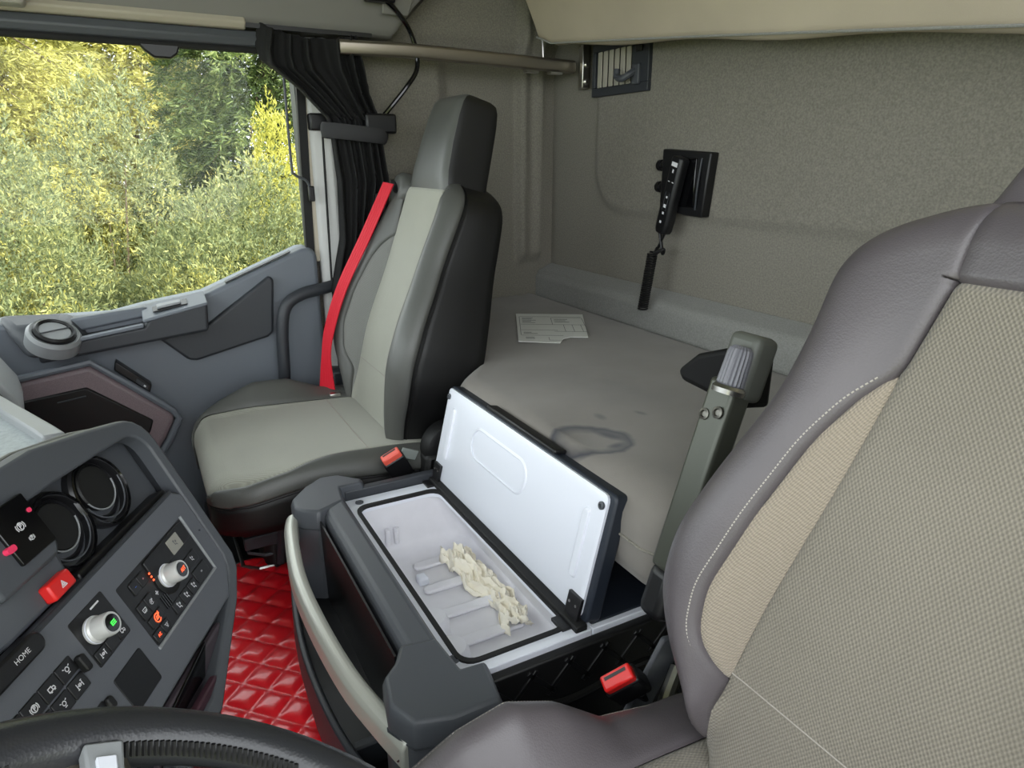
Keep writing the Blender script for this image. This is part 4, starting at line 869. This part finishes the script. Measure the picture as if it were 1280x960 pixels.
# ================================================================== CURTAIN, LAMP NECK
cu=thing('side_curtain','black pleated curtain tied back beside the passenger window','curtain',(2.08,.75,.85))
keys=[(0,.90,1.512,.665,1.503,.020),(.08,.91,1.46,.66,1.46,.020),(.16,.905,1.43,.655,1.43,.020),(.34,.83,1.375,.645,1.37,.018),(.52,.765,1.31,.615,1.30,.012),(.56,.752,1.278,.618,1.275,.009),(.60,.752,1.25,.612,1.25,.010),(.72,.745,1.15,.60,1.15,.014),(.88,.75,1.0,.635,.98,.014),(1,.785,.86,.695,.82,.012)]
ka=np.array(keys); rows=[]
for v in np.linspace(0,1,70):
    yl,zl,yr,zr,am=[np.interp(v,ka[:,0],ka[:,i]) for i in range(1,6)]; r=[]
    for j in range(140):
        t=j/139; ph=t*2*pi*5.5+2.2*math.sin(2.2*v+6*t)+1.1*math.sin(11*t+2)
        r.append((2.078+am*math.sin(ph)*.8+.006*math.sin(2.1*ph),yl+(yr-yl)*t+.003*math.cos(ph),zl+(zr-zl)*t-.02*math.sin(pi*t)*(1-v if v<.5 else 0)+.004*math.sin(ph)))
    rows.append(r)
obj('drape',G().grid(rows),curt,cu,smooth=80,solid=.0016)
obj('tie_back',G().tube([(2.078+.034*math.sin(q),.685+.084*math.cos(q),1.267+.008*math.cos(q)) for q in np.linspace(0,2*pi,40,endpoint=False)],.006,8,closed=True,flat=3.2),tieback,cu)
obj('curtain_track',G().bx(2.088,2.10,.62,.93,1.502,1.512),black,cu)
obj('tie_bracket',G().bx(2.12,2.17,.585,.79,1.275,1.318),black,cu,bevel=.005)
lm=thing('reading_lamp','black gooseneck reading lamp curving beside the curtain','lamp',(2.05,.6,1.3))
obj('lamp_neck',G().tube(catmull([(2.03,.63,1.592),(2.035,.592,1.578),(2.045,.56,1.556),(2.05,.53,1.52),(2.05,.513,1.47),(2.05,.516,1.425),(2.05,.545,1.385),(2.06,.585,1.338),(2.075,.615,1.302)],8),.0062,10),gloss,lm)
obj('lamp_foot',G().bx(2.055,2.10,.575,.66,1.268,1.318),black,lm,bevel=.006)
obj('lamp_socket',G().prism([(2.05,.65,1.575),(2.05,.575,1.575),(2.03,.575,1.61),(2.03,.65,1.61)],(-.03,0,0)),black,lm,bevel=.004)
bj=obj('belt_retractor',G().bx(2.07,2.12,.60,.65,1.0,1.12),black,None,bevel=.01); tag(bj,'black belt loop on the pillar behind the curtain','belt loop')

# ================================================================== OUTSIDE
def foliage_mat(name,stops,rough=.7):
    m=bpy.data.materials.new(name); m.use_nodes=True; nt=m.node_tree; N=nt.nodes; L=nt.links; p=N['Principled BSDF']
    ge=N.new('ShaderNodeNewGeometry'); tc=N.new('ShaderNodeTexCoord'); no=N.new('ShaderNodeTexNoise'); no.inputs['Scale'].default_value=1.7; no.inputs['Detail'].default_value=4
    L.new(tc.outputs['Object'],no.inputs['Vector'])
    ad=N.new('ShaderNodeMath'); ad.operation='MULTIPLY_ADD'; ad.inputs[1].default_value=.45; L.new(ge.outputs['Random Per Island'],ad.inputs[0])
    m2=N.new('ShaderNodeMath'); m2.operation='MULTIPLY_ADD'; m2.inputs[1].default_value=1.3; m2.inputs[2].default_value=-.38; L.new(no.outputs[0],m2.inputs[0]); L.new(m2.outputs[0],ad.inputs[2])
    cr=N.new('ShaderNodeValToRGB'); L.new(ad.outputs[0],cr.inputs[0]); e=cr.color_ramp.elements
    for i,(ps_,c) in enumerate(stops):
        k=e[i] if i<2 else e.new(ps_); k.position=ps_; k.color=(*lin(c),1)
    L.new(cr.outputs[0],p.inputs['Base Color']); p.inputs['Roughness'].default_value=rough
    tr=N.new('ShaderNodeBsdfTranslucent'); L.new(cr.outputs[0],tr.inputs[0]); mx=N.new('ShaderNodeMixShader'); mx.inputs[0].default_value=.4
    L.new(p.outputs[0],mx.inputs[1]); L.new(tr.outputs[0],mx.inputs[2]); L.new(mx.outputs[0],N['Material Output'].inputs[0]); return m
bark=M('bark',(74,62,46),.9,bump=[('noise',40,.6,.02)],var=(20,.25))
soil=M('soil_and_grass',(96,104,60),.95,bump=[('noise',30,.6,.03)],var=(3,.3))
struct(obj('ground',G().bx(-30,60,-40,40,-1.6,-1.35),soil))
def blades(C0,D,Ln,Wd):
    # one lozenge blade for every base point C0, direction D, length Ln, width Wd
    n=len(C0); D=D/np.linalg.norm(D,axis=1)[:,None]; r=RNG.normal(size=(n,3)); s=np.cross(D,r); s/=np.linalg.norm(s,axis=1)[:,None]
    a=C0; b=C0+D*(Ln*.5)[:,None]+s*(Wd*.5)[:,None]; c=C0+D*Ln[:,None]; d=C0+D*(Ln*.5)[:,None]-s*(Wd*.5)[:,None]
    V=np.stack([a,b,c,d],1).reshape(-1,3); F=np.arange(4*n).reshape(n,4); return V,F
def mesh_np(name,V,F,mat,parent,kind=None):
    me=bpy.data.meshes.new(name); n,k=F.shape; me.vertices.add(len(V)); me.vertices.foreach_set('co',V.astype(np.float32).ravel())
    me.loops.add(n*k); me.loops.foreach_set('vertex_index',F.astype(np.int32).ravel()); me.polygons.add(n)
    me.polygons.foreach_set('loop_start',np.arange(0,n*k,k,dtype=np.int32)); me.update(); me.validate(); me.materials.append(mat)
    o=bpy.data.objects.new(name,me); link(o,parent)
    if kind: o['kind']=kind
    return o
def sprays(tips,dirs,per,ln,wd,spread):
    # each twig: several blades fanned out along a short stem
    n=len(tips); k=np.repeat(np.arange(n),per); base=tips[k]+dirs[k]*(RNG.random(n*per)*spread)[:,None]+RNG.normal(size=(n*per,3))*ln*.22
    D=dirs[k]*1.0+RNG.normal(size=(n*per,3))*.55
    return blades(base,D,ln*(.6+.8*RNG.random(n*per)),wd*(.6+.8*RNG.random(n*per)))
def conifer(name,label,x,y,H,Rb,mat,nb,per,droop,ln,wd,z0=-1.36,group='conifers outside the window'):
    root=thing(name,label,'tree',(x,y,z0),group)
    obj('trunk',G().tube([(x,y,z0),(x+.05,y,z0+H*.5),(x,y,z0+H)],[.14,.09,.02],10),bark,root)
    tips=[];dirs=[];gb=G()
    for i in range(nb):
        f=RNG.random()**.85; h=.06+.94*f; az=RNG.random()*2*pi; rr=Rb*(1-h)**.75*(.75+.4*RNG.random())+.12
        b0=np.array((x,y,z0+H*h)); o=np.array((math.cos(az),math.sin(az),0))
        lift=.18 if droop<0 else -droop
        if i%9==0: gb.tube([b0,b0+o*rr*.5+np.array((0,0,rr*.05)),b0+o*rr+np.array((0,0,rr*lift))],[.018,.012,.004],5)
        m=max(3,int(rr*14))
        for t in np.linspace(.25,1,m):
            for sd in (-1,1):
                s=np.array((-o[1],o[0],0))*sd
                side=(1-t)*.35*rr+.08; q=RNG.random()
                p=b0+o*rr*t+s*side*q+np.array((0,0,rr*lift*t*t-.10*q*droop*2+RNG.normal()*.03))
                tips.append(p); dirs.append(nrm(o*.7+s*.6+np.array((0,0,-droop*.7+RNG.normal()*.2))))
    V,F=sprays(np.array(tips),np.array(dirs),per,ln,wd,.14); mesh_np('foliage',V,F,mat,root,'stuff'); obj('branches',gb,bark,root)
    return root
def shrub(name,label,cx,cy,rx,ry,H,mat,n,per,ln,wd,z0=-1.36,up=.5,group=None,cat='shrub'):
    root=thing(name,label,cat,(cx,cy,z0),group); tips=[];dirs=[];gb=G()
    lob=[(RNG.random()*2*pi,RNG.random()*pi*.5,.10+.12*RNG.random()) for _ in range(14)]
    for i in range(n):
        az=RNG.random()*2*pi; el=math.asin(RNG.random()**.8); d=np.array((math.cos(az)*math.cos(el),math.sin(az)*math.cos(el),math.sin(el)))
        r=1.0
        for a,e,k in lob:
            dd=np.array((math.cos(a)*math.cos(e),math.sin(a)*math.cos(e),math.sin(e))); r+=k*max(0,(d@dd-.8)/.2)
        r*=.72+.32*RNG.random()**.5
        p=np.array((cx,cy,z0))+d*np.array((rx,ry,H))*r
        tips.append(p); dirs.append(nrm(d*.8+np.array((0,0,up))+RNG.normal(size=3)*.45))
    for i in range(50):
        p=np.array((cx,cy,z0))+(tips[i*7%n]-np.array((cx,cy,z0)))*.78; b0=np.array((cx,cy,z0))+(p-np.array((cx,cy,z0)))*.15; gb.tube([b0,(b0+p)/2+np.array((0,0,.08)),p],[.022,.014,.004],5)
    V,F=sprays(np.array(tips),np.array(dirs),per,ln,wd,.10); mesh_np('foliage',V,F,mat,root,'stuff'); obj('stems',gb,bark,root)
    return root
fyel=foliage_mat('yellow_needles',[(.1,(96,100,46)),(.9,(214,206,126)),(.5,(160,158,82))])
fgrn=foliage_mat('green_needles',[(.1,(44,60,32)),(.9,(138,148,86)),(.5,(80,98,50))])
fjun=foliage_mat('juniper_needles',[(.05,(70,66,34)),(.95,(186,176,88)),(.38,(98,110,76)),(.65,(142,146,96))])
fgol=foliage_mat('golden_needles',[(.1,(120,122,44)),(.9,(204,196,110)),(.5,(164,162,70))])
conifer('yellow_conifer','tall yellow-green conifer filling the left of the side window',10.2,2.9,7.0,2.5,fyel,800,9,.25,.08,.018)
conifer('green_conifer','dark green drooping conifer at the right of the side window',9.6,-.5,6.4,2.2,fgrn,800,9,.35,.075,.016)
conifer('far_conifer','pale conifer standing far behind the gap between the two nearer trees',13.2,1.0,6.4,2.4,fyel,420,8,.25,.11,.026)
shrub('juniper_shrub','grey-green juniper bush spreading across the lower window, at the left',5.9,2.35,1.35,1.0,1.80,fjun,9500,11,.04,.0115,group='juniper bushes under the window')
shrub('juniper_shrub','yellow-tipped juniper bush in the lower window, before the dark green conifer',6.1,.75,1.35,1.0,1.74,fjun,9500,11,.04,.0115,group='juniper bushes under the window')
shrub('juniper_shrub','low juniper bush in the lower window nearest the door pillar',6.2,-.7,1.3,.9,1.62,fjun,7000,11,.04,.0115,group='juniper bushes under the window')
shrub('juniper_shrub','arching juniper bush between the two big ones, before the yellow conifer',7.2,1.5,1.1,.8,1.45,fjun,6000,11,.042,.012,group='juniper bushes under the window')
shrub('golden_thuja','bright golden upright thuja beside the window pillar',7.5,-.16,.5,.40,1.8,fgol,3200,10,.045,.013,up=.9)
shrub('golden_shrub','small golden shrub at the lower left corner of the window',4.5,2.2,.40,.4,1.15,fgol,1200,9,.05,.016,up=.6)
